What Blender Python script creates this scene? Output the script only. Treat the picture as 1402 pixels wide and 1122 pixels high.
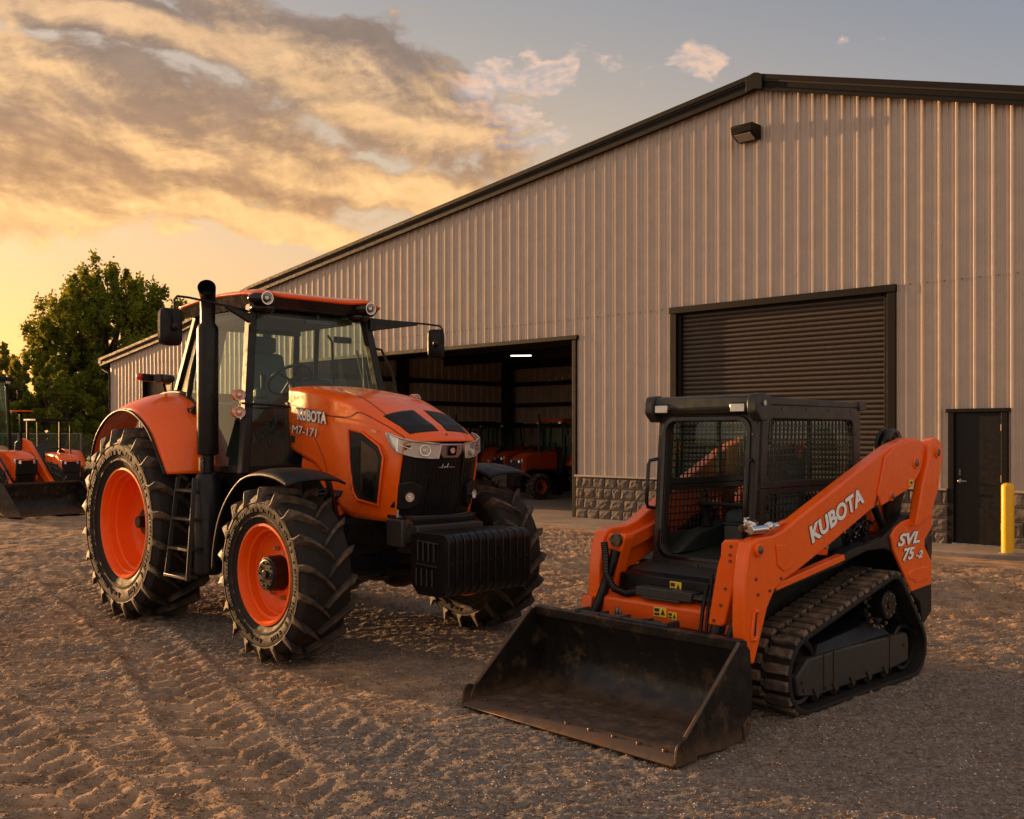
import bpy, bmesh, math, random
import numpy as np
from mathutils import Vector, Matrix
random.seed(7); rng = np.random.default_rng(7)
scene = bpy.context.scene
for o in list(bpy.data.objects): bpy.data.objects.remove(o)
COL = scene.collection
R = math.radians
PI = math.pi

# ------------------------------------------------------------ camera
cd = bpy.data.cameras.new("camera"); cam = bpy.data.objects.new("camera", cd); COL.objects.link(cam)
cam.location = (0, 0, 1.7); cam.rotation_euler = (R(90), 0, 0)
cd.sensor_fit = 'HORIZONTAL'; cd.sensor_width = 36; cd.lens = 1400 / 1402 * 36
cd.shift_y = 34 / 1402; cd.clip_start = 0.05; cd.clip_end = 3000
scene.camera = cam
scene.render.engine = 'CYCLES'
scene.view_settings.view_transform = 'Standard'; scene.view_settings.look = 'None'
scene.view_settings.gamma = 1; scene.view_settings.exposure = 0.72
scene.cycles.max_bounces = 8; scene.cycles.transparent_max_bounces = 24

# ------------------------------------------------------------ sun
SUN = Vector((-0.80, 0.60, 0)).normalized(); ELEV = R(8.0)
sd = Vector((SUN.x * math.cos(ELEV), SUN.y * math.cos(ELEV), math.sin(ELEV)))
sl = bpy.data.lights.new("sun", 'SUN'); so = bpy.data.objects.new("sun", sl); COL.objects.link(so)
sl.energy = 5.0; sl.angle = R(0.7); sl.color = (1.0, 0.53, 0.215)
so.rotation_euler = sd.to_track_quat('Z', 'Y').to_euler(); so.location = (-20, 20, 12)

# ------------------------------------------------------------ node helper
class NT:
    def __init__(s, tree): s.t = tree; s.n = tree.nodes; s.l = tree.links
    def node(s, typ, ins=None, **kw):
        n = s.n.new(typ)
        for k, v in kw.items(): setattr(n, k, v)
        if ins:
            for k, v in ins.items():
                if isinstance(v, bpy.types.NodeSocket): s.l.new(v, n.inputs[k])
                else: n.inputs[k].default_value = v
        return n
    def math(s, op, a, b=0.0, c=0.0, clamp=False):
        n = s.node('ShaderNodeMath', {0: a, 1: b, 2: c}, operation=op, use_clamp=clamp); return n.outputs[0]
    def vmath(s, op, a, b=(0, 0, 0), out=0):
        n = s.node('ShaderNodeVectorMath', {0: a, 1: b}, operation=op); return n.outputs[out]
    def mr(s, v, a, b, c=0.0, d=1.0, smooth=True):
        n = s.node('ShaderNodeMapRange', {0: v, 1: a, 2: b, 3: c, 4: d})
        if smooth: n.interpolation_type = 'SMOOTHSTEP'
        return n.outputs[0]
    def mix(s, f, a, b):
        n = s.n.new('ShaderNodeMix'); n.data_type = 'RGBA'
        for i, v in ((0, f), (6, a), (7, b)):
            if isinstance(v, bpy.types.NodeSocket): s.l.new(v, n.inputs[i])
            elif i == 0: n.inputs[0].default_value = v
            else: n.inputs[i].default_value = (*v, 1)[:4]
        return n.outputs[2]
    def noise(s, vec, scale, detail=4, rough=.55, dist=0):
        n = s.node('ShaderNodeTexNoise', {'Vector': vec, 'Scale': scale, 'Detail': detail, 'Roughness': rough, 'Distortion': dist})
        return n.outputs[0]

# ------------------------------------------------------------ sky (world)
W = bpy.data.worlds.new("World"); scene.world = W; W.use_nodes = True
w = NT(W.node_tree); w.n.clear()
tc = w.node('ShaderNodeTexCoord').outputs['Generated']
sep = w.node('ShaderNodeSeparateXYZ', {0: tc}); dx, dy, dz = sep.outputs
up = w.math('MAXIMUM', dz, 0.0)
glowdir = Vector((-0.48, 0.87, 0.05)).normalized()
gl = w.vmath('DOT_PRODUCT', tc, tuple(glowdir), out=1)
g01 = w.mr(gl, 0.42, 1.0, 0, 1)                    # 1 towards the sunset
c_low = w.mix(g01, (0.40, 0.34, 0.34), (0.66, 0.34, 0.11))
c_mid = w.mix(g01, (0.27, 0.275, 0.31), (0.60, 0.40, 0.22))
c_top = w.mix(g01, (0.15, 0.185, 0.26), (0.27, 0.26, 0.26))
e1 = w.mr(up, 0.08, 0.25); e2 = w.mr(up, 0.20, 0.44)
clear = w.mix(e2, w.mix(e1, c_low, c_mid), c_top)
hot = w.mr(gl, 0.93, 1.0, 0, 1)
clear = w.mix(w.math('MULTIPLY', hot, w.mr(up, .24, .04)), clear, (0.80, 0.36, 0.09))
# cloud deck: soft banks placed by direction, broken up by noise on the sphere of directions
P = w.vmath('MULTIPLY', tc, (1.0, 1.0, 1.7))
warp = w.node('ShaderNodeTexNoise', {'Vector': P, 'Scale': 5.0, 'Detail': 3}).outputs[1]
wv = w.node('ShaderNodeVectorMath', {0: w.vmath('SUBTRACT', warp, (.5, .5, .5)), 3: .09}, operation='SCALE').outputs[0]
Pw = w.vmath('ADD', P, wv)
SH = Vector((-.45, .0, -.75))
n1 = w.noise(Pw, 7.0, 6, .55)
n2 = w.noise(w.vmath('ADD', Pw, tuple(SH * .030)), 7.0, 6, .55)
n3 = w.noise(Pw, 22.0, 6, .62)
n3b = w.noise(w.vmath('ADD', Pw, tuple(SH * .010)), 22.0, 6, .62)
tw_ = w.vmath('ADD', tc, w.node('ShaderNodeVectorMath', {0: w.vmath('SUBTRACT', warp, (.5, .5, .5)), 3: .10}, operation='SCALE').outputs[0])
def blob(cx, cz, rx, rz, rot, src=None):            # soft patch of cloud cover about one direction
    c = Vector((cx, 1.0, cz)).normalized()
    r_ = Vector((c.y, -c.x, 0)).normalized(); u_ = r_.cross(c)
    a_ = r_ * math.cos(rot) + u_ * math.sin(rot); b_ = -r_ * math.sin(rot) + u_ * math.cos(rot)
    rel = w.vmath('SUBTRACT', src or tw_, tuple(c))
    a = w.math('DIVIDE', w.vmath('DOT_PRODUCT', rel, tuple(a_), out=1), rx)
    b = w.math('DIVIDE', w.vmath('DOT_PRODUCT', rel, tuple(b_), out=1), rz)
    d2 = w.math('ADD', w.math('MULTIPLY', a, a), w.math('MULTIPLY', b, b))
    front = w.mr(w.vmath('DOT_PRODUCT', tc, tuple(c), out=1), 0.0, 0.2)
    return w.math('MULTIPLY', w.math('EXPONENT', w.math('MULTIPLY', d2, -1.0)), front)
BL = [(-.31, .285, .20, .062, -.18), (-.16, .350, .17, .048, -.42), (-.14, .245, .15, .026, -.16), (-.27, .212, .20, .020, -.12), (-.14, .30, .10, .03, -.3),
      (-.50, .250, .16, .070, .0), (-.44, .36, .13, .020, -.30), (-.38, .41, .2, .02, -.1)]
def cover(src):
    cov = None
    for q_ in BL:
        b_ = blob(*q_, src=src); cov = b_ if cov is None else w.math('MAXIMUM', cov, b_)
    return cov
cov0 = cover(tw_)
cov1 = cover(w.vmath('ADD', tw_, (-.012, 0.0, -.028)))     # the same cover seen a little towards the sun
behind = w.mr(dy, 0.2, -0.3)
cov = w.math('ADD', cov0, w.math('MULTIPLY', w.mr(up, .45, .8), .45))
cov = w.math('ADD', cov, w.math('MULTIPLY', behind, .40))
dens0 = w.math('ADD', w.math('ADD', w.math('MULTIPLY', w.math('SUBTRACT', n1, .5), 1.35), w.math('MULTIPLY', w.math('SUBTRACT', n3, .5), 1.0)), cov)
dens = w.mr(dens0, 0.28, 0.55)
thick = w.mr(dens0, 0.40, 1.10)
relief = w.math('ADD', w.math('MULTIPLY', w.math('SUBTRACT', n1, n2), 4.2), w.math('MULTIPLY', w.math('SUBTRACT', n3, n3b), 2.0))
relief = w.math('ADD', relief, w.math('MULTIPLY', w.math('SUBTRACT', cov0, cov1), 1.5))
relief = w.math('ADD', relief, .03)
litc = w.mix(g01, (0.62, 0.48, 0.43), (1.36, 0.80, 0.32))
litc = w.mix(w.mr(up, .20, .40), litc, w.mix(g01, (0.52, .43, .41), (0.98, 0.62, 0.34)))
shdc = w.mix(g01, (0.19, 0.18, 0.20), (0.66, 0.345, 0.16))
shdc = w.mix(w.mr(up, .18, .36), shdc, w.mix(g01, (0.155, .16, .19), (0.37, 0.265, 0.205)))
edge = w.math('MULTIPLY', w.math('SUBTRACT', 1.0, thick), .44)
lightf = w.mr(w.math('ADD', relief, edge), -.25, 1.15)
litv = w.mr(n3, .25, .75, .80, 1.06)
cc = w.mix(lightf, shdc, litc)
cc = w.vmath('MULTIPLY', cc, w.node('ShaderNodeCombineXYZ', {0: litv, 1: litv, 2: litv}).outputs[0])
sky = w.mix(w.math('MULTIPLY', dens, .96), clear, cc)
# small high puffs right of the main bank
puff = blob(.045, .362, .075, .022, -.05)
for q_ in ((.0, .30, .045, .030, .3), (-.045, .33, .03, .03, 0), (.02, .275, .05, .015, 0), (.17, .365, .03, .02, 0)): puff = w.math('MAXIMUM', puff, blob(*q_))
pn_ = w.noise(Pw, 26.0, 6, .55)
pd = w.mr(w.math('ADD', w.math('MULTIPLY', w.math('SUBTRACT', pn_, .5), 2.8), puff), .50, .82)
pl = w.math('ADD', w.math('MULTIPLY', w.math('SUBTRACT', n3, n3b), 5), .5, clamp=True)
sky = w.mix(w.math('MULTIPLY', pd, .85), sky, w.mix(pl, (.42, .34, .32), (.86, .53, .34)))
gnd = w.mr(dz, 0.0, -0.04)
sky = w.mix(w.math('MULTIPLY', behind, .7), sky, (.92, .69, .54))  # sky behind the camera brightened as added fill for facade and machines
sky = w.mix(gnd, sky, (.10, .075, .055))
nish = w.node('ShaderNodeTexSky', sky_type='NISHITA'); nish.sun_disc = False
nish.sun_elevation = ELEV; nish.sun_rotation = math.atan2(SUN.x, SUN.y); nish.air_density = 1.2; nish.dust_density = 1.2
bg1 = w.node('ShaderNodeBackground', {0: w.vmath('MULTIPLY', nish.outputs[0], (.96, .75, .68)), 1: w.math('MULTIPLY', w.math('SUBTRACT', 1.0, w.math('MULTIPLY', dens, .9)), .05)})
bg2 = w.node('ShaderNodeBackground', {0: sky, 1: 0.545})
add = w.node('ShaderNodeAddShader', {0: bg1.outputs[0], 1: bg2.outputs[0]})
w.node('ShaderNodeOutputWorld', {0: add.outputs[0]})

# ------------------------------------------------------------ materials
MAT = {}
def mat(name, base=(.5, .5, .5), rough=.5, metal=0, coat=0, dirt=None, dirt_amt=0.0, dirt_scale=6, var=0.0, bump=0.0, bump_scale=40,
        spec=.5, dust_z=None, emit=None, estr=0, rvar=.0):
    m = bpy.data.materials.new(name); m.use_nodes = True; t = NT(m.node_tree); t.n.clear()
    out = t.node('ShaderNodeOutputMaterial'); b = t.node('ShaderNodeBsdfPrincipled')
    t.l.new(b.outputs[0], out.inputs[0])
    oc = t.node('ShaderNodeTexCoord').outputs['Object']
    col = base
    if var:
        n = t.noise(oc, 3.1, 5, .6)
        col = t.mix(t.mr(n, .3, .7), tuple(c * (1 - var) for c in base), tuple(min(1, c * (1 + var)) for c in base))
    if dirt:
        n = t.noise(oc, dirt_scale, 8, .68)
        f = t.mr(n, .62 - dirt_amt * .35, .80 - dirt_amt * .2)
        f = t.math('MULTIPLY', f, min(1, dirt_amt + .35))
        if dust_z:                                   # mud and dust gathered low on the thing
            sz = t.node('ShaderNodeSeparateXYZ', {0: oc}).outputs[2]
            n2 = t.math('MULTIPLY', t.math('SUBTRACT', t.noise(oc, 9, 6, .6), .5), dust_z * 1.2)
            g = t.mr(t.math('ADD', sz, n2), dust_z, 0.0)
            f = t.math('MAXIMUM', f, t.math('MULTIPLY', g, .6))
        col = t.mix(f, col, dirt)
    if isinstance(col, bpy.types.NodeSocket): t.l.new(col, b.inputs['Base Color'])
    else: b.inputs['Base Color'].default_value = (*col, 1)
    b.inputs['Metallic'].default_value = metal
    b.inputs['Specular IOR Level'].default_value = spec
    if rvar or dirt:
        rr = t.noise(oc, 14, 5, .6); rv = max(rvar, .12)
        t.l.new(t.mr(rr, .25, .75, max(.02, rough - rv), min(1, rough + rv)), b.inputs['Roughness'])
    else: b.inputs['Roughness'].default_value = rough
    if coat: b.inputs['Coat Weight'].default_value = coat; b.inputs['Coat Roughness'].default_value = .08
    if bump:
        bn = t.noise(oc, bump_scale, 6, .65)
        bp = t.node('ShaderNodeBump', {'Strength': 1.0, 'Distance': bump, 'Height': bn}); t.l.new(bp.outputs[0], b.inputs['Normal'])
    if emit: b.inputs['Emission Color'].default_value = (*emit, 1); b.inputs['Emission Strength'].default_value = estr
    MAT[name] = m; return m
BR = (.17, .105, .06)
mat('orange_paint', (.90, .125, .003), .28, spec=.35, coat=.28, dirt=(.42, .10, .02), dirt_amt=.08, dirt_scale=5, var=.04, rvar=.06)
mat('orange_dusty', (.76, .10, .006), .40, coat=.25, dirt=(.30, .13, .06), dirt_amt=.22, dirt_scale=7, var=.08, rvar=.1)
mat('orange_rim', (.88, .115, .003), .42, coat=.0, spec=.35, dirt=(.26, .12, .05), dirt_amt=.18, dirt_scale=8, rvar=.1)
mat('black_paint', (.008, .008, .009), .36, spec=.30, dirt=(.045, .033, .022), dirt_amt=.16, dirt_scale=9, rvar=.12)
mat('black_gloss', (.006, .006, .007), .20, spec=.4, coat=.12, rvar=.06, dirt=(.05, .04, .03), dirt_amt=.05)
mat('black_plastic', (.009, .009, .010), .48, spec=.28, dirt=(.045, .034, .024), dirt_amt=.12, bump=.0006, bump_scale=300)
mat('rops_black', (.030, .028, .027), .38, spec=.35, dirt=(.07, .05, .035), dirt_amt=.14, dirt_scale=8, rvar=.1)
mat('charcoal', (.036, .034, .032), .45, spec=.35, dirt=(.12, .078, .045), dirt_amt=.20, dirt_scale=8)
mat('rubber', (.019, .017, .016), .68, dirt=(.085, .056, .034), dirt_amt=.24, dirt_scale=7, bump=.0015, bump_scale=120, spec=.22)
mat('tread_rubber', (.036, .031, .027), .6, dirt=(.15, .105, .07), dirt_amt=.55, dirt_scale=8, bump=.002, bump_scale=90, spec=.35)
mat('rubber_worn', (.070, .058, .050), .6, dirt=(.25, .17, .11), dirt_amt=.55, dirt_scale=10, bump=.002, bump_scale=90, spec=.35)
mat('bucket_steel', (.013, .0115, .0105), .34, metal=.2, spec=.4, dirt=(.17, .105, .06), dirt_amt=.30, dirt_scale=6, dust_z=.17, rvar=.16, bump=.001, bump_scale=60)
mat('orange_bay_shade', (.34, .042, .004), .5, dirt=(.12, .06, .03), dirt_amt=.3)  # orange paint darkened, carrying the bay's shade in the colour
mat('floor_wear', (.075, .052, .038), .5, metal=.25, dirt=(.19, .12, .07), dirt_amt=.55, dirt_scale=9, bump=.002, bump_scale=40, rvar=.2)
mat('worn_steel', (.10, .070, .050), .45, metal=.5, dirt=(.15, .07, .03), dirt_amt=.55, dirt_scale=11, rvar=.15)
mat('steel', (.45, .43, .40), .28, metal=1, rvar=.1)
mat('chrome', (.80, .80, .80), .10, metal=1)
mat('silver_trim', (.55, .55, .56), .25, metal=.8)
mat('bolt', (.16, .13, .10), .4, metal=.9)
mat('white_letter', (.93, .93, .92), .45)
mat('amber', (.85, .17, .01), .2, coat=.6)
mat('red_lens', (.60, .02, .01), .2, coat=.6)
mat('sticker_yellow', (.85, .58, .02), .5)
mat('ink', (.02, .02, .02), .6)
mat('bollard_yellow', (.80, .47, .01), .42, dirt=(.35, .2, .05), dirt_amt=.12, dirt_scale=6, bump=.0008, bump_scale=60)
mat('seat_fabric', (.05, .075, .078), .8, bump=.001, bump_scale=200)
mat('cab_lining', (.10, .15, .15), .75)
mat('cab_green', (.028, .038, .034), .55, dirt=(.08, .07, .05), dirt_amt=.2)
mat('hose', (.008, .008, .008), .42, spec=.3)
mat('headlight_inner', (.80, .79, .77), .25, metal=.55)
mat('siding', (.455, .385, .325), .42, metal=.12, dirt=(.36, .285, .235), dirt_amt=.16, dirt_scale=1.2, var=.06, rvar=.08, bump=.006, bump_scale=1.6)
mat('siding_inner', (.52, .42, .32), .6, var=.1)
mat('trim_dark', (.006, .0055, .005), .6, spec=.2, dirt=(.035, .03, .026), dirt_amt=.10)
mat('roof_metal', (.02, .018, .017), .55, var=.1)
mat('roller_slats', (.070, .057, .048), .45, metal=.2, dirt=(.12, .09, .07), dirt_amt=.15, dirt_scale=3, rvar=.1)
mat('door_paint', (.010, .010, .010), .45, spec=.25, dirt=(.05, .045, .04), dirt_amt=.08, bump=.0005, bump_scale=80)
mat('block', (.115, .096, .082), .88, dirt=(.06, .05, .042), dirt_amt=.45, dirt_scale=5, var=.16, bump=.008, bump_scale=26)
mat('mortar', (.07, .06, .052), .95)
mat('block_cap', (.33, .28, .24), .6)
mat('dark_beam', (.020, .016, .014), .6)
mat('bark', (.075, .05, .035), .9, var=.3, bump=.01, bump_scale=12)
mat('tube', (1, .9, .75), .5, emit=(1, .88, .70), estr=2.2)
mat('lamp_lens', (.35, .32, .28), .2)
mat('pebble', (.52, .45, .37), .75, var=.5)
mat('soil_clod', (.24, .155, .10), .9, var=.3)
mat('fence_wire', (.16, .15, .14), .5, metal=.6)
mat('mesh_black', (.012, .012, .012), .5)

def glass(name, tint, gloss=.08, dust=.04):
    m = bpy.data.materials.new(name); m.use_nodes = True; t = NT(m.node_tree); t.n.clear()
    out = t.node('ShaderNodeOutputMaterial')
    tr = t.node('ShaderNodeBsdfTransparent', {0: (*tint, 1)})
    gs = t.node('ShaderNodeBsdfGlossy', {0: (.9, .95, .92, 1), 'Roughness': .03})
    df = t.node('ShaderNodeBsdfDiffuse', {0: (.20, .29, .26, 1)})
    oc = t.node('ShaderNodeTexCoord').outputs['Object']
    lw = t.node('ShaderNodeLayerWeight', {0: .35}).outputs['Facing']
    f = t.math('ADD', t.math('MULTIPLY', t.math('POWER', lw, 2.2), .55), gloss, clamp=True)
    m1 = t.node('ShaderNodeMixShader', {0: f, 1: tr.outputs[0], 2: gs.outputs[0]})
    d = t.mr(t.noise(oc, 2.5, 6, .6), .35, .8, dust * .4, dust * 1.8)
    m2 = t.node('ShaderNodeMixShader', {0: d, 1: m1.outputs[0], 2: df.outputs[0]})
    t.l.new(m2.outputs[0], out.inputs[0]); MAT[name] = m; return m
glass('cab_glass', (.80, .94, .87), .03, .035)
glass('dark_glass', (.13, .15, .15), .10, .05)
glass('lens_glass', (.92, .92, .92), .08, .0)
def leafmat(name, c1, c2, tr):
    m = bpy.data.materials.new(name); m.use_nodes = True; t = NT(m.node_tree); t.n.clear()
    out = t.node('ShaderNodeOutputMaterial')
    g = t.node('ShaderNodeNewGeometry'); rnd = g.outputs['Random Per Island']
    oc = t.node('ShaderNodeTexCoord').outputs['Object']
    col = t.mix(rnd, c1, c2); col = t.mix(t.mr(t.noise(oc, .6, 3), .35, .7, 0, .5), col, c1)
    d = t.node('ShaderNodeBsdfDiffuse', {0: col}); x = t.node('ShaderNodeBsdfTranslucent', {0: t.mix(.5, col, tr)})
    ms = t.node('ShaderNodeMixShader', {0: .38, 1: d.outputs[0], 2: x.outputs[0]})
    t.l.new(ms.outputs[0], out.inputs[0]); MAT[name] = m
leafmat('leaf_dark', (.080, .125, .020), (.170, .200, .030), (.55, .50, .04))
leafmat('leaf_olive', (.10, .135, .022), (.20, .21, .035), (.55, .46, .04))
leafmat('grass_blade', (.05, .08, .015), (.13, .15, .03), (.25, .25, .03))

# ------------------------------------------------------------ mesh builder
def V(*a): return Vector(a)
class MB:
    def __init__(s): s.v = []; s.f = []
    def add(s, vs, fs):
        o = len(s.v); s.v += [tuple(p) for p in vs]; s.f += [tuple(i + o for i in q) for q in fs]; return s
    def box(s, x0, x1, y0, y1, z0, z1):
        return s.add([(x0, y0, z0), (x1, y0, z0), (x1, y1, z0), (x0, y1, z0), (x0, y0, z1), (x1, y0, z1), (x1, y1, z1), (x0, y1, z1)],
                     [(0, 3, 2, 1), (4, 5, 6, 7), (0, 1, 5, 4), (1, 2, 6, 5), (2, 3, 7, 6), (3, 0, 4, 7)])
    def hexa(s, p):   # 8 points bottom 4 ccw, top 4
        return s.add(p, [(0, 3, 2, 1), (4, 5, 6, 7), (0, 1, 5, 4), (1, 2, 6, 5), (2, 3, 7, 6), (3, 0, 4, 7)])
    def bar(s, a, b, w, h=None, up=(0, 0, 1), w2=None, h2=None):
        a = Vector(a); b = Vector(b); h = h or w; w2 = w2 or w; h2 = h2 or h
        d = (b - a).normalized(); u = Vector(up)
        if abs(d.dot(u)) > .98: u = Vector((1, 0, 0))
        r = d.cross(u).normalized(); u = r.cross(d)
        q = []
        for p, ww, hh in ((a, w, h), (b, w2, h2)):
            q += [p - r * ww / 2 - u * hh / 2, p + r * ww / 2 - u * hh / 2, p + r * ww / 2 + u * hh / 2, p - r * ww / 2 + u * hh / 2]
        return s.add(q, [(3, 2, 1, 0), (4, 5, 6, 7), (0, 1, 5, 4), (1, 2, 6, 5), (2, 3, 7, 6), (3, 0, 4, 7)])
    def tube(s, pts, r, n=10, cap=True):
        pts = [Vector(p) for p in pts]; rs = r if isinstance(r, (list, tuple)) else [r] * len(pts)
        rings = []; ref = None
        for i, p in enumerate(pts):
            d = (pts[min(i + 1, len(pts) - 1)] - pts[max(i - 1, 0)]).normalized()
            if ref is None:
                ref = Vector((0, 0, 1)) if abs(d.z) < .9 else Vector((1, 0, 0))
            u = (ref - d * ref.dot(d)).normalized(); ref = u; v = d.cross(u)
            rings.append([p + (u * math.cos(2 * PI * k / n) + v * math.sin(2 * PI * k / n)) * rs[i] for k in range(n)])
        vs = [q for rg in rings for q in rg]; fs = []
        for i in range(len(pts) - 1):
            for k in range(n):
                a = i * n + k; b = i * n + (k + 1) % n; fs.append((a, b, b + n, a + n))
        if cap: fs.append(tuple(range(n))[::-1]); fs.append(tuple(range((len(pts) - 1) * n, len(pts) * n)))
        return s.add(vs, fs)
    def cyl(s, a, b, r, n=20, r2=None): return s.tube([a, b], [r, r2 if r2 is not None else r], n)
    def prism(s, poly, axis, a, b):   # poly in the 2 other axes order; axis 'y': (x,z); 'x': (y,z); 'z': (x,y)
        n = len(poly)
        def mk(p, q):
            return {'y': (p[0], q, p[1]), 'x': (q, p[0], p[1]), 'z': (p[0], p[1], q)}[axis]
        vs = [mk(p, a) for p in poly] + [mk(p, b) for p in poly]
        fs = [tuple(range(n)), tuple(range(2 * n - 1, n - 1, -1))] + [(i, i + n, (i + 1) % n + n, (i + 1) % n) for i in range(n)]
        return s.add(vs, fs)
    def grid(s, f, nu, nv, cu=False):
        vs = [f(i / nu, j / nv) for i in range(nu + 1) for j in range(nv + 1)]
        fs = [(i * (nv + 1) + j, (i + 1) * (nv + 1) + j, (i + 1) * (nv + 1) + j + 1, i * (nv + 1) + j + 1) for i in range(nu) for j in range(nv)]
        return s.add(vs, fs)
    def lathe(s, prof, n=48, c=(0, 0, 0), axis='y', close=False):   # prof: (axial, radius)
        vs = []; m = len(prof)
        for i in range(n):
            a = 2 * PI * i / n; ca, sa = math.cos(a), math.sin(a)
            for y, r in prof:
                p = {'y': (r * ca, y, r * sa), 'x': (y, r * ca, r * sa), 'z': (r * ca, r * sa, y)}[axis]
                vs.append((p[0] + c[0], p[1] + c[1], p[2] + c[2]))
        fs = []
        for i in range(n):
            for j in range(m - 1 + (1 if close else 0)):
                a = i * m + j; b = ((i + 1) % n) * m + j; a2 = i * m + (j + 1) % m; b2 = ((i + 1) % n) * m + (j + 1) % m
                fs.append((a, b, b2, a2))
        return s.add(vs, fs)
    def ell(s, c, rx, ry, rz, n=16, m=10):
        vs = []; fs = []
        for i in range(m + 1):
            t = PI * i / m
            for j in range(n):
                p = 2 * PI * j / n
                vs.append((c[0] + rx * math.sin(t) * math.cos(p), c[1] + ry * math.sin(t) * math.sin(p), c[2] + rz * math.cos(t)))
        for i in range(m):
            for j in range(n):
                a = i * n + j; b = i * n + (j + 1) % n; fs.append((a, a + n, b + n, b))
        return s.add(vs, fs)
    def build(s, name, m, parent=None, bevel=0, smooth=35, seg=2, solid=0, subsurf=0, fix=True):
        me = bpy.data.meshes.new(name); me.from_pydata(s.v, [], s.f); me.update()
        if fix:
            bm = bmesh.new(); bm.from_mesh(me); bmesh.ops.remove_doubles(bm, verts=bm.verts, dist=1e-5)
            bmesh.ops.recalc_face_normals(bm, faces=bm.faces); bm.to_mesh(me); bm.free()
        if smooth:
            me.polygons.foreach_set('use_smooth', [True] * len(me.polygons)); me.set_sharp_from_angle(angle=R(smooth))
        me.materials.append(MAT[m] if isinstance(m, str) else m)
        o = bpy.data.objects.new(name, me); COL.objects.link(o)
        if parent: o.parent = parent
        if solid: q = o.modifiers.new('solid', 'SOLIDIFY'); q.thickness = solid; q.offset = -1
        if bevel:
            q = o.modifiers.new('bevel', 'BEVEL'); q.width = bevel; q.segments = seg; q.limit_method = 'ANGLE'; q.angle_limit = R(40); q.harden_normals = False
        if subsurf: q = o.modifiers.new('sub', 'SUBSURF'); q.levels = subsurf; q.render_levels = subsurf
        return o
def thing(name, label, cat, loc=(0, 0, 0), rz=0, group=None):
    o = bpy.data.objects.new(name, None); COL.objects.link(o); o.location = loc; o.rotation_euler = (0, 0, rz); o.empty_display_size = .3
    o['label'] = label; o['category'] = cat
    if group: o['group'] = group
    return o
def tag(o, label, cat, group=None):
    o['label'] = label; o['category'] = cat
    if group: o['group'] = group
    return o
def struct(o, kind='structure'): o['kind'] = kind; return o

def text(name, s, m, parent, O, Rv, Uv, height, width=None, depth=.004, bold=.02, shear=0, outline=None):
    """lettering laid on a surface: O lower-left corner, Rv reading direction, Uv up"""
    cu = bpy.data.curves.new('t', 'FONT'); cu.body = s; cu.size = 1; cu.offset = bold; cu.extrude = .5; cu.shear = shear; cu.resolution_u = 3
    ob = bpy.data.objects.new('t', cu); COL.objects.link(ob)
    dg = bpy.context.evaluated_depsgraph_get(); me = bpy.data.meshes.new_from_object(ob.evaluated_get(dg))
    bpy.data.objects.remove(ob)
    co = np.array([v.co[:] for v in me.vertices]); mn = co.min(0); mx = co.max(0)
    Rv = Vector(Rv).normalized(); Uv = Vector(Uv).normalized(); N = Rv.cross(Uv).normalized()
    sy = height / (mx[1] - mn[1]); sx = (width / (mx[0] - mn[0])) if width else sy
    O = Vector(O)
    for v in me.vertices:
        x = (v.co.x - mn[0]) * sx; y = (v.co.y - mn[1]) * sy; z = (v.co.z + .5) * depth
        v.co = O + Rv * x + Uv * y + N * z
    me.name = name; me.materials.clear(); me.materials.append(MAT[m])
    o = bpy.data.objects.new(name, me); COL.objects.link(o); o.parent = parent
    if outline:                                       # dark keyline behind each letter
        cu = bpy.data.curves.new('t', 'FONT'); cu.body = s; cu.size = 1; cu.offset = bold + outline; cu.extrude = .5; cu.shear = shear; cu.resolution_u = 3
        ob = bpy.data.objects.new('t', cu); COL.objects.link(ob)
        dg = bpy.context.evaluated_depsgraph_get(); m2 = bpy.data.meshes.new_from_object(ob.evaluated_get(dg)); bpy.data.objects.remove(ob)
        for v in m2.vertices:
            v.co = O + Rv * ((v.co.x - mn[0]) * sx) + Uv * ((v.co.y - mn[1]) * sy) + N * ((v.co.z + .5) * depth * .5)
        m2.name = 'lettering_outline'; m2.materials.clear(); m2.materials.append(MAT['ink'])
        q = bpy.data.objects.new('lettering_outline', m2); COL.objects.link(q); q.parent = o
    return o
def interp(pts, x):
    if x <= pts[0][0]: return pts[0][1]
    for a, b in zip(pts, pts[1:]):
        if x <= b[0]: return a[1] + (b[1] - a[1]) * (x - a[0]) / (b[0] - a[0])
    return pts[-1][1]
def sm(pts, x):   # smooth (cosine eased) interpolation
    xs = [p[0] for p in pts]; ys = [p[1] for p in pts]
    if x <= xs[0]: return ys[0]
    if x >= xs[-1]: return ys[-1]
    i = max(k for k in range(len(xs)) if xs[k] <= x); i = min(i, len(xs) - 2)
    t = (x - xs[i]) / (xs[i + 1] - xs[i])
    p0 = ys[max(i - 1, 0)]; p1 = ys[i]; p2 = ys[i + 1]; p3 = ys[min(i + 2, len(ys) - 1)]
    return .5 * ((2 * p1) + (-p0 + p2) * t + (2 * p0 - 5 * p1 + 4 * p2 - p3) * t * t + (-p0 + 3 * p1 - 3 * p2 + p3) * t ** 3)
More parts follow.
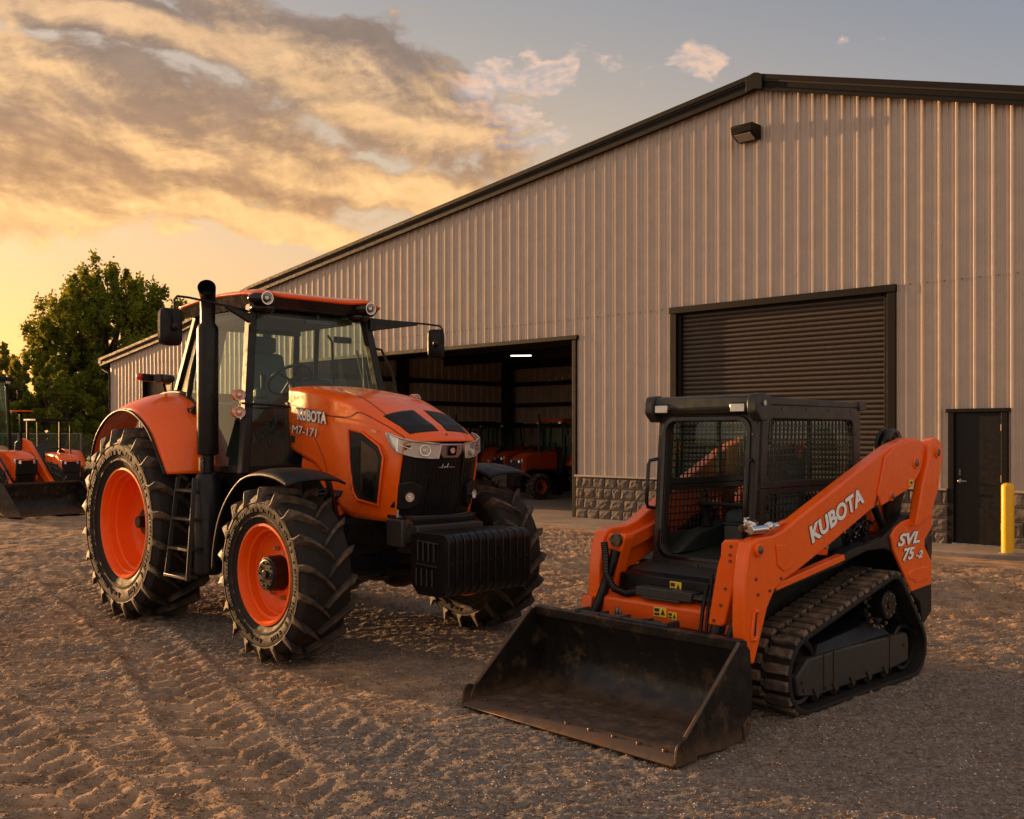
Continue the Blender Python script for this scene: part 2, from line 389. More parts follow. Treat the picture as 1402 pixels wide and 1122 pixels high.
# ------------------------------------------------------------ ground
_H = rng.random((512, 512))
def vnoise(x, y, s):
    x = x * s + 17.3; y = y * s + 91.7
    xi = np.floor(x).astype(int); yi = np.floor(y).astype(int); fx = x - xi; fy = y - yi
    fx = fx * fx * (3 - 2 * fx); fy = fy * fy * (3 - 2 * fy)
    a = _H[xi % 512, yi % 512]; b = _H[(xi + 1) % 512, yi % 512]; c = _H[xi % 512, (yi + 1) % 512]; d = _H[(xi + 1) % 512, (yi + 1) % 512]
    return (a * (1 - fx) + b * fx) * (1 - fy) + (c * (1 - fx) + d * fx) * fy - .5
TRACKS = [((-5.2, 12.0), (1.23, -2.10), .52, .020, 14.0), ((-9.0, 12.5), (1.35, -1.50), .55, .022, 14.0),
          ((-12.0, 14.6), (1, -.10), .6, .028, 26.0), ((-2.5, 14.4), (1, -.10), .55, .026, 16.0), ((-6.5, 12.8), (1, -.16), .55, .024, 20.0),
          ((.2, 12.9), (1, -.28), .55, .028, 12.0), ((.5, 11.2), (1, -.22), .5, .028, 12.0), ((-1.8, 7.0), (1.0, -1.35), .45, .014, 5.0),
          ((3.0, 9.6), (1, -.30), .5, .030, 6.0), ((-11, 17.6), (1, -.05), .6, .02, 20.0), ((1.5, 5.9), (1, -.85), .34, .010, 4.0)]
def height(x, y):
    h = vnoise(x, y, .35) * .05 + vnoise(x, y, 1.3) * .022
    sx = x * .42 + y * .12; sy = y * 2.3 - x * .30                  # dragged, wind-rowed crumbs lying across the view
    near = np.clip(1.6 - np.hypot(x - .8, y - 5.3) / 4.2, .0, 1)      # the packed gravel is smoother
    r = 1.0 - near * .50
    n = np.abs(vnoise(sx, sy, 5.5)) * 2
    h += (.5 - n) * .034 * r
    h += (.5 - np.abs(vnoise(x * .75 + y * .2, y * 1.6 - x * .2, 13.)) * 2) * .032 * r
    h += (.5 - np.abs(vnoise(x * .9 + y * .2, y * 1.3, 29.)) * 2) * .017 * (r + .3)
    h += vnoise(x, y, 27.) * .008 + vnoise(x, y, 60.) * .006
    for (x0, y0), (ux, uy), w_, dp, L in TRACKS:
        l = math.hypot(ux, uy); ux /= l; uy /= l
        a = (x - x0) * ux + (y - y0) * uy; b = -(x - x0) * uy + (y - y0) * ux + .06 * np.sin(a * .9 + x0)
        m = np.clip((w_ / 2 - np.abs(b)) / .06, 0, 1) * np.clip(a / .5, 0, 1) * np.clip((L - a) / .8, 0, 1)
        m = m * np.clip(.72 + vnoise(x, y, .9) * 1.6 + vnoise(x, y, 3.1) * .7, 0, 1) * .85
        ph = (a + np.abs(b) * .75) / .21 + (b > 0) * .5
        lug = np.clip(np.sin(ph * 2 * PI) * 1.8, -1, 1)
        h = h * (1 - m * .45) + m * (-dp * .5 + dp * .72 * lug)
        h += dp * .9 * np.exp(-((np.abs(b) - w_ / 2 - .03) / .05) ** 2) * np.clip(a / .5, 0, 1) * np.clip((L - a) / .8, 0, 1)
    # fades level at the buildings' paving and far off
    d = (x - 1.316) * -.699 + (y - 20.7) * -.715
    fl = np.clip((d - 1.75) / .7, 0, 1) * np.clip((24 - y) / 3, 0, 1)
    return h * fl - .012
def spaced(lo, a, b, hi, st, g):
    c = list(np.arange(a, b + 1e-6, st)); L = []; q = a; s_ = st
    while q > lo: s_ *= g; q -= s_; L.append(q)
    Rr = []; q = c[-1]; s_ = st
    while q < hi: s_ *= g; q += s_; Rr.append(q)
    return np.array(L[::-1] + c + Rr)
gx = spaced(-400, -4.6, 4.4, 400, .0165, 1.012); gy = spaced(-60, 3.6, 9.5, 900, .0165, 1.009)
X, Y = np.meshgrid(gx, gy, indexing='ij'); Z = height(X, Y)
nx, ny = X.shape
me = bpy.data.meshes.new('ground')
co = np.stack([X, Y, Z], -1).reshape(-1, 3).astype(np.float32)
ii, jj = np.meshgrid(np.arange(nx - 1), np.arange(ny - 1), indexing='ij'); q = (ii * ny + jj).ravel()
quads = np.stack([q, q + ny, q + ny + 1, q + 1], -1).astype(np.int32)
me.vertices.add(len(co)); me.vertices.foreach_set('co', co.ravel())
me.loops.add(quads.size); me.loops.foreach_set('vertex_index', quads.ravel())
me.polygons.add(len(quads)); me.polygons.foreach_set('loop_start', np.arange(0, quads.size, 4, dtype=np.int32))
me.polygons.foreach_set('loop_total', np.full(len(quads), 4, dtype=np.int32)); me.update(); me.validate()
me.polygons.foreach_set('use_smooth', [True] * len(quads))
m = bpy.data.materials.new('dirt_ground'); m.use_nodes = True; t = NT(m.node_tree); b = t.n['Principled BSDF']
oc = t.node('ShaderNodeTexCoord').outputs['Object']
big = t.noise(oc, .55, 5, .6); mid = t.noise(oc, 3.0, 7, .65); fine = t.noise(oc, 40, 6, .7); grit = t.noise(oc, 130, 4, .6)
dirt = t.mix(t.mr(mid, .3, .7), (.19, .13, .085), (.50, .345, .225))
dirt = t.mix(t.mr(fine, .55, .75), dirt, (.58, .42, .28))
grav_shade = t.mix(t.mr(fine, .35, .7), (.14, .122, .108), (.32, .28, .24))
grav_shade = t.mix(t.mr(grit, .64, .74), grav_shade, (.55, .48, .40))
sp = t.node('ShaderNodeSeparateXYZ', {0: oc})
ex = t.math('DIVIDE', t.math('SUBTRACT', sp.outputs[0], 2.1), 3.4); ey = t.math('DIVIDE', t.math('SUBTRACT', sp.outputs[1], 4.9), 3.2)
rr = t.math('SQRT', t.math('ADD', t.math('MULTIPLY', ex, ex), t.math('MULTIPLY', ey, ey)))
gm = t.mr(t.math('ADD', rr, t.math('MULTIPLY', t.math('SUBTRACT', big, .5), 1.3)), 1.15, .75)  # grey gravel patch that also paints the tractor's shadow into the ground
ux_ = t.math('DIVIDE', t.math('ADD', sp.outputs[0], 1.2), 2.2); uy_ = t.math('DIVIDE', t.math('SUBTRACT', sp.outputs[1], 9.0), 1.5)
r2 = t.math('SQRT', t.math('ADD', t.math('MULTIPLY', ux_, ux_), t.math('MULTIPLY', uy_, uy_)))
tractor_shade = t.mr(t.math('ADD', r2, t.math('MULTIPLY', t.math('SUBTRACT', big, .5), 1.2)), 1.1, .7)  # shade under the tractor put into the ground colour
gm = t.math('MAXIMUM', gm, t.math('MULTIPLY', tractor_shade, .85))
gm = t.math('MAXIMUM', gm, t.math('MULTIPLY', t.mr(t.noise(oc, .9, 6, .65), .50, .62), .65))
t.l.new(t.mix(gm, dirt, grav_shade), b.inputs['Base Color'])
b.inputs['Roughness'].default_value = .92; b.inputs['Specular IOR Level'].default_value = .15
hh = t.math('ADD', t.math('MULTIPLY', fine, .6), t.math('MULTIPLY', grit, .35))
bp = t.node('ShaderNodeBump', {'Strength': 1.0, 'Distance': .020, 'Height': hh}); t.l.new(bp.outputs[0], b.inputs['Normal'])
me.materials.append(m)
ground = bpy.data.objects.new('ground', me); COL.objects.link(ground); struct(ground)

def scatter(name, n, sizes, matn, region, flat=.6, seed=3, shape=0):
    r = np.random.default_rng(seed); x = region(r, n); hz = height(x[:, 0], x[:, 1])
    base = np.array([(1, 0, 0), (-.5, .8, 0), (-.6, -.7, .1), (.1, .1, .9), (.1, -.1, -.8), (.4, .7, .4)], float)
    fc = np.array([(0, 5, 3), (5, 1, 3), (1, 2, 3), (2, 0, 3), (5, 0, 4), (1, 5, 4), (2, 1, 4), (0, 2, 4)])
    k = len(base); S_ = sizes[0] + (sizes[1] - sizes[0]) * r.random(n) ** 2.5
    an = r.random(n) * 2 * PI; ca, sa = np.cos(an), np.sin(an)
    p = base[None] * (1 + .5 * (r.random((n, k, 3)) - .5)); p[:, :, 1] *= (.6 + .4 * r.random((n, 1))); p[:, :, 2] *= flat
    if shape: p[:, :, 0] *= 1 + 1.2 * r.random((n, 1))
    q = np.empty_like(p); q[:, :, 0] = p[:, :, 0] * ca[:, None] - p[:, :, 1] * sa[:, None]; q[:, :, 1] = p[:, :, 0] * sa[:, None] + p[:, :, 1] * ca[:, None]; q[:, :, 2] = p[:, :, 2]
    q *= S_[:, None, None]; q[:, :, 0] += x[:, :1]; q[:, :, 1] += x[:, 1:2]; q[:, :, 2] += (hz + S_ * flat * .3)[:, None]
    fcs = (fc[None] + (np.arange(n) * k)[:, None, None]).reshape(-1, 3)
    mesh = bpy.data.meshes.new(name); mesh.from_pydata(q.reshape(-1, 3).tolist(), [], fcs.tolist()); mesh.update(); mesh.materials.append(MAT[matn])
    o = bpy.data.objects.new(name, mesh); COL.objects.link(o); struct(o, 'stuff'); return o
def reg_fan(r, n):
    y = 3.3 + 9 * r.random(n) ** 1.7; x = (r.random(n) * 2 - 1) * (y * .58 + .5); return np.stack([x, y], 1)
scatter('gravel_stones', 34000, (.002, .0105), 'pebble', reg_fan, .6, 3)
scatter('soil_crumbs', 85000, (.003, .012), 'soil_clod', reg_fan, .6, 5, 1)

# ------------------------------------------------------------ paving
mc = bpy.data.materials.new('concrete_old'); mc.use_nodes = True; t = NT(mc.node_tree); b = t.n['Principled BSDF']
oc = t.node('ShaderNodeTexCoord').outputs['Object']
c1 = t.mix(t.mr(t.noise(oc, 1.2, 8, .65), .3, .7), (.20, .165, .135), (.31, .265, .225)); c1 = t.mix(t.mr(t.noise(oc, 9, 6, .7), .5, .8), c1, (.16, .12, .09))
t.l.new(c1, b.inputs['Base Color']); b.inputs['Roughness'].default_value = .7
t.l.new(t.node('ShaderNodeBump', {'Distance': .004, 'Height': t.noise(oc, 30, 6, .7)}).outputs[0], b.inputs['Normal'])
MAT['concrete'] = mc
BO = Vector((1.316, 20.7, 0)); BA = math.atan2(-.699, .715)
def bw(s, d, z=0):     # building frame -> world
    return BO + Vector((s * .715 + d * .699, -s * .699 + d * .715, z))
def flat(name, pts, m, top=.03):
    mb = MB(); mb.prism([(bw(*p).x, bw(*p).y) for p in pts], 'z', -.10, top); o = mb.build(name, m, bevel=.01); struct(o); return o
flat('concrete_apron', [(-22, -1.49), (-9.7, -1.49), (-5.0, -1.49), (2.2, -1.49), (6.2, -1.45), (6.2, -.02), (-22, -.02)], 'concrete')
flat('parking_pavement', [(-22.5, -9.0), (-10.2, -5.2), (-7.6, -1.52), (-22.5, -1.52)], 'concrete', .026)
flat('doorstep_slab', [(6.75, -1.0), (8.25, -1.15), (9.2, -.75), (9.2, -.02), (6.75, -.02)], 'concrete', .05)

# ------------------------------------------------------------ warehouse
wh = thing('warehouse', 'large beige ribbed-metal warehouse with dark roof trim and stone block base', 'building', tuple(BO), BA)
ROOF = [(-21.95, 4.36), (-16.5, 5.08), (-12.05, 5.92), (4.18, 7.92), (14.0, 5.10)]
OPEN = [(-10.1, 0.0, 3.64, 0), (2.33, 6.61, 3.96, 0), (7.44, 8.28, 2.05, 0), (-19.0, -16.9, 3.50, 0)]
pitch = .262
prof = []
s = -21.3
k = 0
while s < 14:
    prof += [(s, 0), (s + .025, -.034), (s + .055, -.034), (s + .08, 0), (s + .130, 0), (s + .140, -.012), (s + .160, -.012), (s + .170, 0), (s + .200, 0), (s + .210, -.012), (s + .230, -.012), (s + .245, 0)]
    s += pitch
def dep(s):
    for a, b_ in zip(prof, prof[1:]):
        if a[0] <= s <= b_[0]: return a[1] + (b_[1] - a[1]) * (s - a[0]) / max(1e-6, b_[0] - a[0])
    return 0
ss = sorted(set([round(p[0], 4) for p in prof] + [e for o_ in OPEN for e in o_[:2]] + [-21.3, 14.0] + [r_[0] for r_ in ROOF if -21.3 < r_[0] < 14]))
ss = [x for x in ss if -21.3 <= x <= 14.0]
mb = MB()
for a, b_ in zip(ss, ss[1:]):
    mid_ = (a + b_) / 2; z0 = .88
    for o_ in OPEN:
        if o_[0] <= mid_ <= o_[1]: z0 = o_[2]
    za, zb = interp(ROOF, a) - .15, interp(ROOF, b_) - .15
    lap = 4.06; da, db = dep(a), dep(b_)
    if z0 < lap < min(za, zb):
        mb.add([(a, da, z0), (b_, db, z0), (b_, db, lap), (a, da, lap)], [(0, 1, 2, 3)])
        mb.add([(a, da - .005, lap - .03), (b_, db - .005, lap - .03), (b_, db - .005, zb), (a, da - .005, za)], [(0, 1, 2, 3)])
    else:
        mb.add([(a, da, z0), (b_, db, z0), (b_, db, zb), (a, da, za)], [(0, 1, 2, 3)])
mb.build('siding', 'siding', wh, smooth=0, fix=False)
mb = MB()      # screw heads along the seam and the girts
for zz in (4.04,):
    s = -21.3 + .04
    while s < 14:
        if interp(ROOF, s) - .5 > zz and not any(o_[0] - .05 < s < o_[1] + .05 and zz < o_[2] + .05 for o_ in OPEN):
            mb.box(s + .06, s + .072, -.016, .0, zz - .006, zz + .006)
        s += pitch
struct(mb.build('siding_screws', 'trim_dark', wh, smooth=0, fix=False), 'stuff')
# lining of the front wall, side and back walls
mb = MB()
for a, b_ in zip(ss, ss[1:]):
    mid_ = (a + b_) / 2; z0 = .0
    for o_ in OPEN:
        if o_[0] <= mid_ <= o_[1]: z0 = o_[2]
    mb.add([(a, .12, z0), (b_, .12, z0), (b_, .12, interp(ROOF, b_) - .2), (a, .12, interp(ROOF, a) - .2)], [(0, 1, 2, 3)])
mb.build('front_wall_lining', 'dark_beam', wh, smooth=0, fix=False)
def ribbed(mb, p0, p1, z0, z1a, z1b, step=.30):
    p0 = Vector(p0); p1 = Vector(p1); L = (p1 - p0).length; d = (p1 - p0) / L; n = Vector((-d.y, d.x)); k = int(L / step)
    for i in range(k):
        for (u0, h0, u1, h1) in ((0, 0, .6, 0), (.6, 0, .7, .03), (.7, .03, .85, .03), (.85, .03, .98, 0)):
            a = p0 + d * (i + u0) * L / k + n * h0; c = p0 + d * (i + u1) * L / k + n * h1
            f0 = (i + u0) / k; f1 = (i + u1) / k
            mb.add([(a.x, a.y, z0), (c.x, c.y, z0), (c.x, c.y, z1a + (z1b - z1a) * f1), (a.x, a.y, z1a + (z1b - z1a) * f0)], [(0, 1, 2, 3)])
mb = MB(); ribbed(mb, (-21.3, 22), (-21.3, 0.0), 0, 4.25, 4.25); mb.build('end_wall', 'siding', wh, smooth=0, fix=False)
mb = MB(); ribbed(mb, (14, 0), (14, 22), 0, 5.0, 5.0); mb.build('end_wall', 'siding', wh, smooth=0, fix=False)
mb = MB(); mb.prism([(-21.3, 0)] + [(14, 0)] + [(p[0], p[1] - .2) for p in ROOF[::-1]], 'y', 21.9, 22.0); mb.build('rear_wall', 'siding_inner', wh, smooth=0)
# inside the open bay
mb = MB(); ribbed(mb, (-12.0, .14), (-12.0, 10.4), 0, 5.5, 5.5); ribbed(mb, (-12.0, 10.4), (6.0, 10.4), 0, 5.6, 5.6); ribbed(mb, (6.0, 10.4), (6.0, .14), 0, 5.6, 5.6)
mb.build('inner_wall', 'siding_inner', wh, smooth=0, fix=False)
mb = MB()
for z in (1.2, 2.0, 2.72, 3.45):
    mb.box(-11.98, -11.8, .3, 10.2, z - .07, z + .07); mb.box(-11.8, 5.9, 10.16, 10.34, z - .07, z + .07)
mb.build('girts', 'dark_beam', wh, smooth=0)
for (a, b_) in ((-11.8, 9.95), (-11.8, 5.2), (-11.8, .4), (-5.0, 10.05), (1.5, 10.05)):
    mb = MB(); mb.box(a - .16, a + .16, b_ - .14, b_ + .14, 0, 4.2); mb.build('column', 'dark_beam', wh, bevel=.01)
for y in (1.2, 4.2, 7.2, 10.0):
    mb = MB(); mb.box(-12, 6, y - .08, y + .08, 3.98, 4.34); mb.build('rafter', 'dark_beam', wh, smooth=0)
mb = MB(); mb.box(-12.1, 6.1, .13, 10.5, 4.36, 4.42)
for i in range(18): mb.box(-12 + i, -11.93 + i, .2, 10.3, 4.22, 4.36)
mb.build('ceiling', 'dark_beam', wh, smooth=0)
mb = MB(); mb.box(-12, 6, -.02, 10.4, -.05, .034); mb.build('floor_slab', 'concrete', wh, smooth=0)
# roof sheet and rake trim
for i in range(4):
    (a, za), (b_, zb) = ROOF[i], ROOF[i + 1]
    mb = MB(); mb.prism([(a, za), (b_, zb), (b_, zb - .10), (a, za - .10)], 'y', -.155, 22.2); mb.build('roof', 'roof_metal', wh, smooth=0)
    mb = MB()
    mb.prism([(a, za - .02), (b_, zb - .02), (b_, zb - .25), (a, za - .25)], 'y', -.135, -.045)
    mb.prism([(a, za + .012), (b_, zb + .012), (b_, zb - .07), (a, za - .07)], 'y', -.185, -.13)
    mb.prism([(a, za - .21), (b_, zb - .21), (b_, zb - .262), (a, za - .262)], 'y', -.16, -.12)
    mb.build('rake_trim', 'trim_dark', wh, smooth=0)
mb = MB(); mb.prism([(4.02, 7.90), (4.10, 7.925), (4.18, 7.945), (4.26, 7.925), (4.34, 7.88), (4.34, 7.62), (4.18, 7.66), (4.02, 7.64)], 'y', -.195, -.125); mb.build('ridge_cap', 'trim_dark', wh, bevel=.008)
mb = MB(); mb.box(-22.08, -21.9, -.15, 22, 4.18, 4.37); mb.tube([(-21.98, -.05, 4.2), (-21.95, -.05, 4.0), (-21.45, -.05, 3.85), (-21.36, -.05, 3.7), (-21.36, -.05, .1)], .04, 8); mb.build('gutter', 'trim_dark', wh)
mb = MB(); mb.box(-21.34, -21.26, -.045, .05, .0, 4.2); mb.build('corner_trim', 'siding', wh, bevel=.005)
# door trims
def trim_set(a, b_, z, w_=.10, name='door_frame', top_over=.05):
    mb = MB(); mb.box(a - .01, a + w_, -.055, .20, .03, z); mb.box(b_ - w_, b_ + .01, -.055, .20, .03, z)
    mb.box(a - top_over, b_ + top_over, -.075, .20, z - .02, z + w_ * .75)
    return mb.build(name, 'trim_dark', wh, bevel=.006)
trim_set(-10.1, .0, 3.64, .085, 'bay_frame'); trim_set(2.33, 6.61, 3.96, .13, 'roller_door_frame', .02); trim_set(-19.0, -16.9, 3.5, .1, 'bay_frame')
mb = MB(); mb.box(-18.9, -17.0, .1, .14, .03, 3.48); mb.build('bay_door', 'door_paint', wh)
z = .03; pr = []
while z < 3.95:
    pr += [(z, .115), (z + .012, .085), (z + .030, .072), (z + .052, .072), (z + .068, .085), (z + .076, .118)]; z += .083
mb = MB(); mb.grid(lambda u, v: (2.46 + u * 4.02, pr[round(v * (len(pr) - 1))][1] + .012 * math.sin(u * 9 + v * 40) * .15, pr[round(v * (len(pr) - 1))][0]), 8, len(pr) - 1)
rd = mb.build('roller_door', 'roller_slats', wh, smooth=60, fix=False)
for xx in (2.47, 6.41): mb = MB(); mb.box(xx, xx + .06, .0, .07, .05, 3.9); mb.build('guide_rail', 'trim_dark', rd, bevel=.004)
mb = MB(); mb.box(2.5, 6.44, .045, .10, .03, .13); mb.build('bottom_bar', 'trim_dark', rd, bevel=.005)
# entry door
mb = MB(); mb.box(7.43, 7.52, -.06, .12, .05, 2.03); mb.box(8.20, 8.29, -.06, .12, .05, 2.03); mb.box(7.40, 8.32, -.075, .12, 2.03, 2.085); df = mb.build('entry_door_frame', 'trim_dark', wh, bevel=.006)
mb = MB(); mb.box(7.525, 8.195, -.012, .04, .07, 2.025); ed = mb.build('entry_door', 'door_paint', wh, bevel=.004)
mb = MB(); mb.cyl((7.60, -.012, 1.0), (7.60, -.06, 1.0), .022, 14); mb.tube([(7.60, -.055, 1.0), (7.66, -.062, 1.0), (7.71, -.058, .998)], .009, 8); mb.box(7.585, 7.615, -.02, -.012, .97, 1.03)
mb.build('door_handle', 'steel', ed, bevel=.002)
mb = MB(); mb.box(7.578, 7.622, -.03, -.012, 1.07, 1.19); mb.build('keypad_lock', 'black_plastic', ed, bevel=.004)
mb = MB()
for i in range(8): mb.box(7.588 + (i % 2) * .017, 7.600 + (i % 2) * .017, -.033, -.03, 1.085 + (i // 2) * .024, 1.098 + (i // 2) * .024)
mb.build('keys', 'steel', ed)
for z in (.35, 1.05, 1.8):
    mb = MB(); mb.cyl((8.19, -.02, z - .05), (8.19, -.02, z + .05), .009, 8); mb.build('hinge', 'bolt', ed)
mb = MB(); mb.box(7.5, 8.22, -.07, .05, .05, .068); mb.build('threshold', 'steel', ed, bevel=.003)
# stone block base
def blocks(s0, s1):
    mb = MB(); mm = MB(); mm.box(s0, s1, -.045, .10, 0, .85)
    for c in range(4):
        z0 = .0 + c * .212; s = s0 - (.15 if c % 2 else 0)
        while s < s1 - .01:
            w_ = random.choice([.21, .30, .30, .36]); a = max(s, s0) + .007; b_ = min(s + w_, s1) - .007; s += w_
            if b_ - a < .05: continue
            n_, m_ = 5, 4; r_ = [[random.uniform(.0, .035) for _ in range(m_ + 1)] for _ in range(n_ + 1)]
            def f(u, v, a=a, b_=b_, z0=z0, r_=r_):
                i, j = round(u * n_), round(v * m_); e = (i in (0, n_)) or (j in (0, m_))
                return (a + (b_ - a) * u, -.055 - (0 if e else .010 + r_[i][j] * .55), z0 + .007 + (.198) * v)
            mb.grid(f, n_, m_)
            for i_ in range(1): mb.add([(a, -.056, z0 + .007), (b_, -.056, z0 + .007), (b_, -.02, z0 + .007), (a, -.02, z0 + .007), (a, -.056, z0 + .205), (b_, -.056, z0 + .205), (b_, -.02, z0 + .205), (a, -.02, z0 + .205)],
                                   [(4, 5, 6, 7), (0, 3, 2, 1), (0, 4, 7, 3), (1, 2, 6, 5)])
    o = mb.build('block_base', 'block', wh, smooth=0, fix=False); mm.build('mortar', 'mortar', o, smooth=0)
    mc_ = MB(); mc_.box(s0, s1, -.10, .02, .85, .885); mc_.build('block_cap', 'block_cap', o, bevel=.005)
for a, b_ in ((.012, 2.32), (6.625, 7.425), (8.295, 14.0), (-16.88, -10.12), (-21.3, -19.02)): blocks(a, b_)

# wall pack lamp above the roller door
lp = bw(4.02, -.03, 6.93)
wl = thing('wall_lamp', 'dark wedge-shaped wall lamp high under the roof peak', 'lamp', tuple(lp), BA)
mb = MB(); mb.hexa([(-.20, -.08, -.16), (.20, -.08, -.16), (.20, 0, -.16), (-.20, 0, -.16), (-.20, -.30, .10), (.20, -.30, .10), (.20, 0, .10), (-.20, 0, .10)])
mb = MB(); mb.prism([(0, -.12), (-.10, -.12), (-.30, -.02), (-.33, .09), (-.28, .13), (0, .13)], 'x', -.21, .21); mb.build('housing', 'trim_dark', wl, bevel=.012)
mb = MB(); mb.hexa([(-.16, -.12, -.130), (.16, -.12, -.130), (.16, -.115, -.120), (-.16, -.115, -.120), (-.16, -.285, -.045), (.16, -.285, -.045), (.16, -.28, -.035), (-.16, -.28, -.035)]); mb.build('lens', 'lamp_lens', wl)
# lit tube inside
cl = thing('ceiling_light', 'lit white strip light under the dark ceiling of the open bay', 'lamp', tuple(bw(-6.95, 5.6, 3.99)), BA + R(38))
mb = MB(); mb.box(-.34, .34, -.08, .08, 0.0, .05); mb.build('housing', 'trim_dark', cl, bevel=.005)
mb = MB(); mb.box(-.30, .30, -.05, .05, -.03, -.001); mb.build('light_tube', 'tube', cl, bevel=.01)

# bollard
bo = thing('bollard', 'round-topped yellow steel bollard on the slab beside the black entry door', 'bollard', (6.86, 14.15, .03))
pr = [(-.03, .083), (0.95, .083)] + [(.95 + .05 * math.sin(a), .083 * math.cos(a)) for a in [R(x) for x in range(10, 91, 10)]]
mb = MB(); mb.lathe([(z, r) for z, r in pr], 32, axis='z'); mb.build('post', 'bollard_yellow', bo)
mb = MB(); mb.lathe([(0.021, .082), (.036, .090), (.021, .12)], 24, axis='z'); mb.build('base_grout', 'concrete', bo)

# ------------------------------------------------------------ far ground cover, fence, trees
mb = MB(); mb.add([(-90, 33.5, .01), (-17.5, 33.5, .01), (-17.5, 120, .01), (-90, 120, .01)], [(0, 1, 2, 3)])
mg = bpy.data.materials.new('meadow'); mg.use_nodes = True; t = NT(mg.node_tree); b = t.n['Principled BSDF']; oc = t.node('ShaderNodeTexCoord').outputs['Object']
t.l.new(t.mix(t.mr(t.noise(oc, 1.2, 6, .7), .3, .7), (.10, .14, .025), (.26, .26, .06)), b.inputs['Base Color']); b.inputs['Roughness'].default_value = .9
o = mb.build('meadow', mg, smooth=0); struct(o)
r = np.random.default_rng(5); n = 14000
gxp = -26 + 9.5 * r.random(n) - 0; gyp = 33.6 + 9 * r.random(n) ** 1.6; gxp = gxp - (gyp - 33) * .1
hgt = .18 + .3 * r.random(n); a = r.random(n) * 2 * PI; wd = .03
v = np.empty((n, 3, 3)); v[:, 0] = np.stack([gxp - wd * np.cos(a), gyp - wd * np.sin(a), 0 * a], 1); v[:, 1] = np.stack([gxp + wd * np.cos(a), gyp + wd * np.sin(a), 0 * a], 1)
v[:, 2] = np.stack([gxp + .1 * (r.random(n) - .5), gyp + .1 * (r.random(n) - .5), hgt], 1)
me = bpy.data.meshes.new('grass'); me.from_pydata(v.reshape(-1, 3).tolist(), [], np.arange(3 * n).reshape(-1, 3).tolist()); me.materials.append(MAT['grass_blade'])
o = bpy.data.objects.new('grass', me); COL.objects.link(o); struct(o, 'stuff')
fe = thing('chain_link_fence', 'low chain-link fence in front of the dark trees beyond the yard', 'fence', (-30, 38, 0))
mb = MB(); x = 0
while x < 14: mb.tube([(x, 0, 0), (x, 0, 1.75)], .035, 8); x += 2.33
mb.build('fence_post', 'fence_wire', fe)
mb = MB(); mb.tube([(0, 0, 1.72), (14, 0, 1.72)], .025, 6)
mb.build('top_rail', 'fence_wire', fe)
mb = MB(); x = -1.6
while x < 14:
    for sg in (1, -1):
        xa = x if sg > 0 else x + 1.6; mb.bar((xa, 0, .1), (xa + sg * 1.6, 0, 1.7), .008)
    x += .11
mb.build('wire_mesh', 'fence_wire', fe, smooth=0, fix=False)

def tree(name, label, loc, H_, crown, nclump, nleaf, lsize, m, seed, up=.7, core=.55, group=None):
    """crown: list of (cx, cy, cz, rx, ry, rz) ellipsoids"""
    r = np.random.default_rng(seed); th = thing(name, label, 'tree', loc, 0, group)
    mb = MB(); mb.tube([(0, 0, -.1), (.05, 0, H_ * .2), (0, .05, H_ * .45), (.1, 0, H_ * .8)], [H_ * .03, H_ * .024, H_ * .017, H_ * .004], 10)
    pts = []; vol = np.array([c[3] * c[4] * c[5] for c in crown]); vol = vol / vol.sum()
    for c, f in zip(crown, vol):
        k = max(3, int(nclump * f)); d = r.normal(size=(k, 3)); d /= np.linalg.norm(d, axis=1)[:, None]
        rad = (core + (1 - core) * r.random(k)) ** .7
        pts.append(np.array(c[:3]) + d * rad[:, None] * np.array(c[3:]))
    pts = np.concatenate(pts); pts = pts[pts[:, 2] > .3]
    for p in pts[r.random(len(pts)) < min(1, 90 / len(pts))]:
        z0 = max(H_ * .12, min(p[2] * .62, H_ * .75)); a = Vector((.03, 0, z0)); b2 = Vector(p); c2 = a.lerp(b2, .5) + Vector((0, 0, -.04 * H_))
        mb.tube([a, c2, b2], [H_ * .009, H_ * .006, H_ * .002], 5, cap=False)
    mb.build('trunk', 'bark', th)
    n = nleaf; k = len(pts); idx = r.integers(0, k, n * k); L = len(idx)
    cs = .22 + .38 * r.random(k); off = r.normal(size=(L, 3)) * .40; off[:, 2] *= up * 1.7
    cen = pts[idx] + off * cs[idx][:, None] * H_ * .068
    cen[:, 2] += .0
    a = r.normal(size=(L, 3)); a /= np.linalg.norm(a, axis=1)[:, None]; b3 = np.cross(a, r.normal(size=(L, 3))); b3 /= np.linalg.norm(b3, axis=1)[:, None]
    sz = lsize * (.6 + .8 * r.random(L))[:, None]
    vv = np.empty((L, 4, 3)); vv[:, 0] = cen - a * sz; vv[:, 1] = cen + b3 * sz * .55; vv[:, 2] = cen + a * sz; vv[:, 3] = cen - b3 * sz * .55
    me = bpy.data.meshes.new('crown'); nv = L * 4
    me.vertices.add(nv); me.vertices.foreach_set('co', vv.reshape(-1).astype(np.float32))
    me.loops.add(nv); me.loops.foreach_set('vertex_index', np.arange(nv, dtype=np.int32))
    me.polygons.add(L); me.polygons.foreach_set('loop_start', np.arange(0, nv, 4, dtype=np.int32)); me.polygons.foreach_set('loop_total', np.full(L, 4, dtype=np.int32)); me.update()
    me.materials.append(MAT[m]); o = bpy.data.objects.new('crown', me); COL.objects.link(o); o.parent = th
    return th
tree('broadleaf_tree', 'tall broad spreading tree rising left of the warehouse against the sunset', (-19.9, 50, 0), 10.6,
     [(0, 0, 6.6, 3.5, 3.0, 3.0), (-2.3, 0, 5.8, 1.9, 2, 1.7), (2.5, 0, 7.1, 1.6, 2, 1.8), (.2, 0, 8.5, 2.2, 2.1, 1.8), (-.6, 0, 4.0, 3.3, 2.5, 2.2)], 440, 130, .100, 'leaf_dark', 11, 1.1, .40)
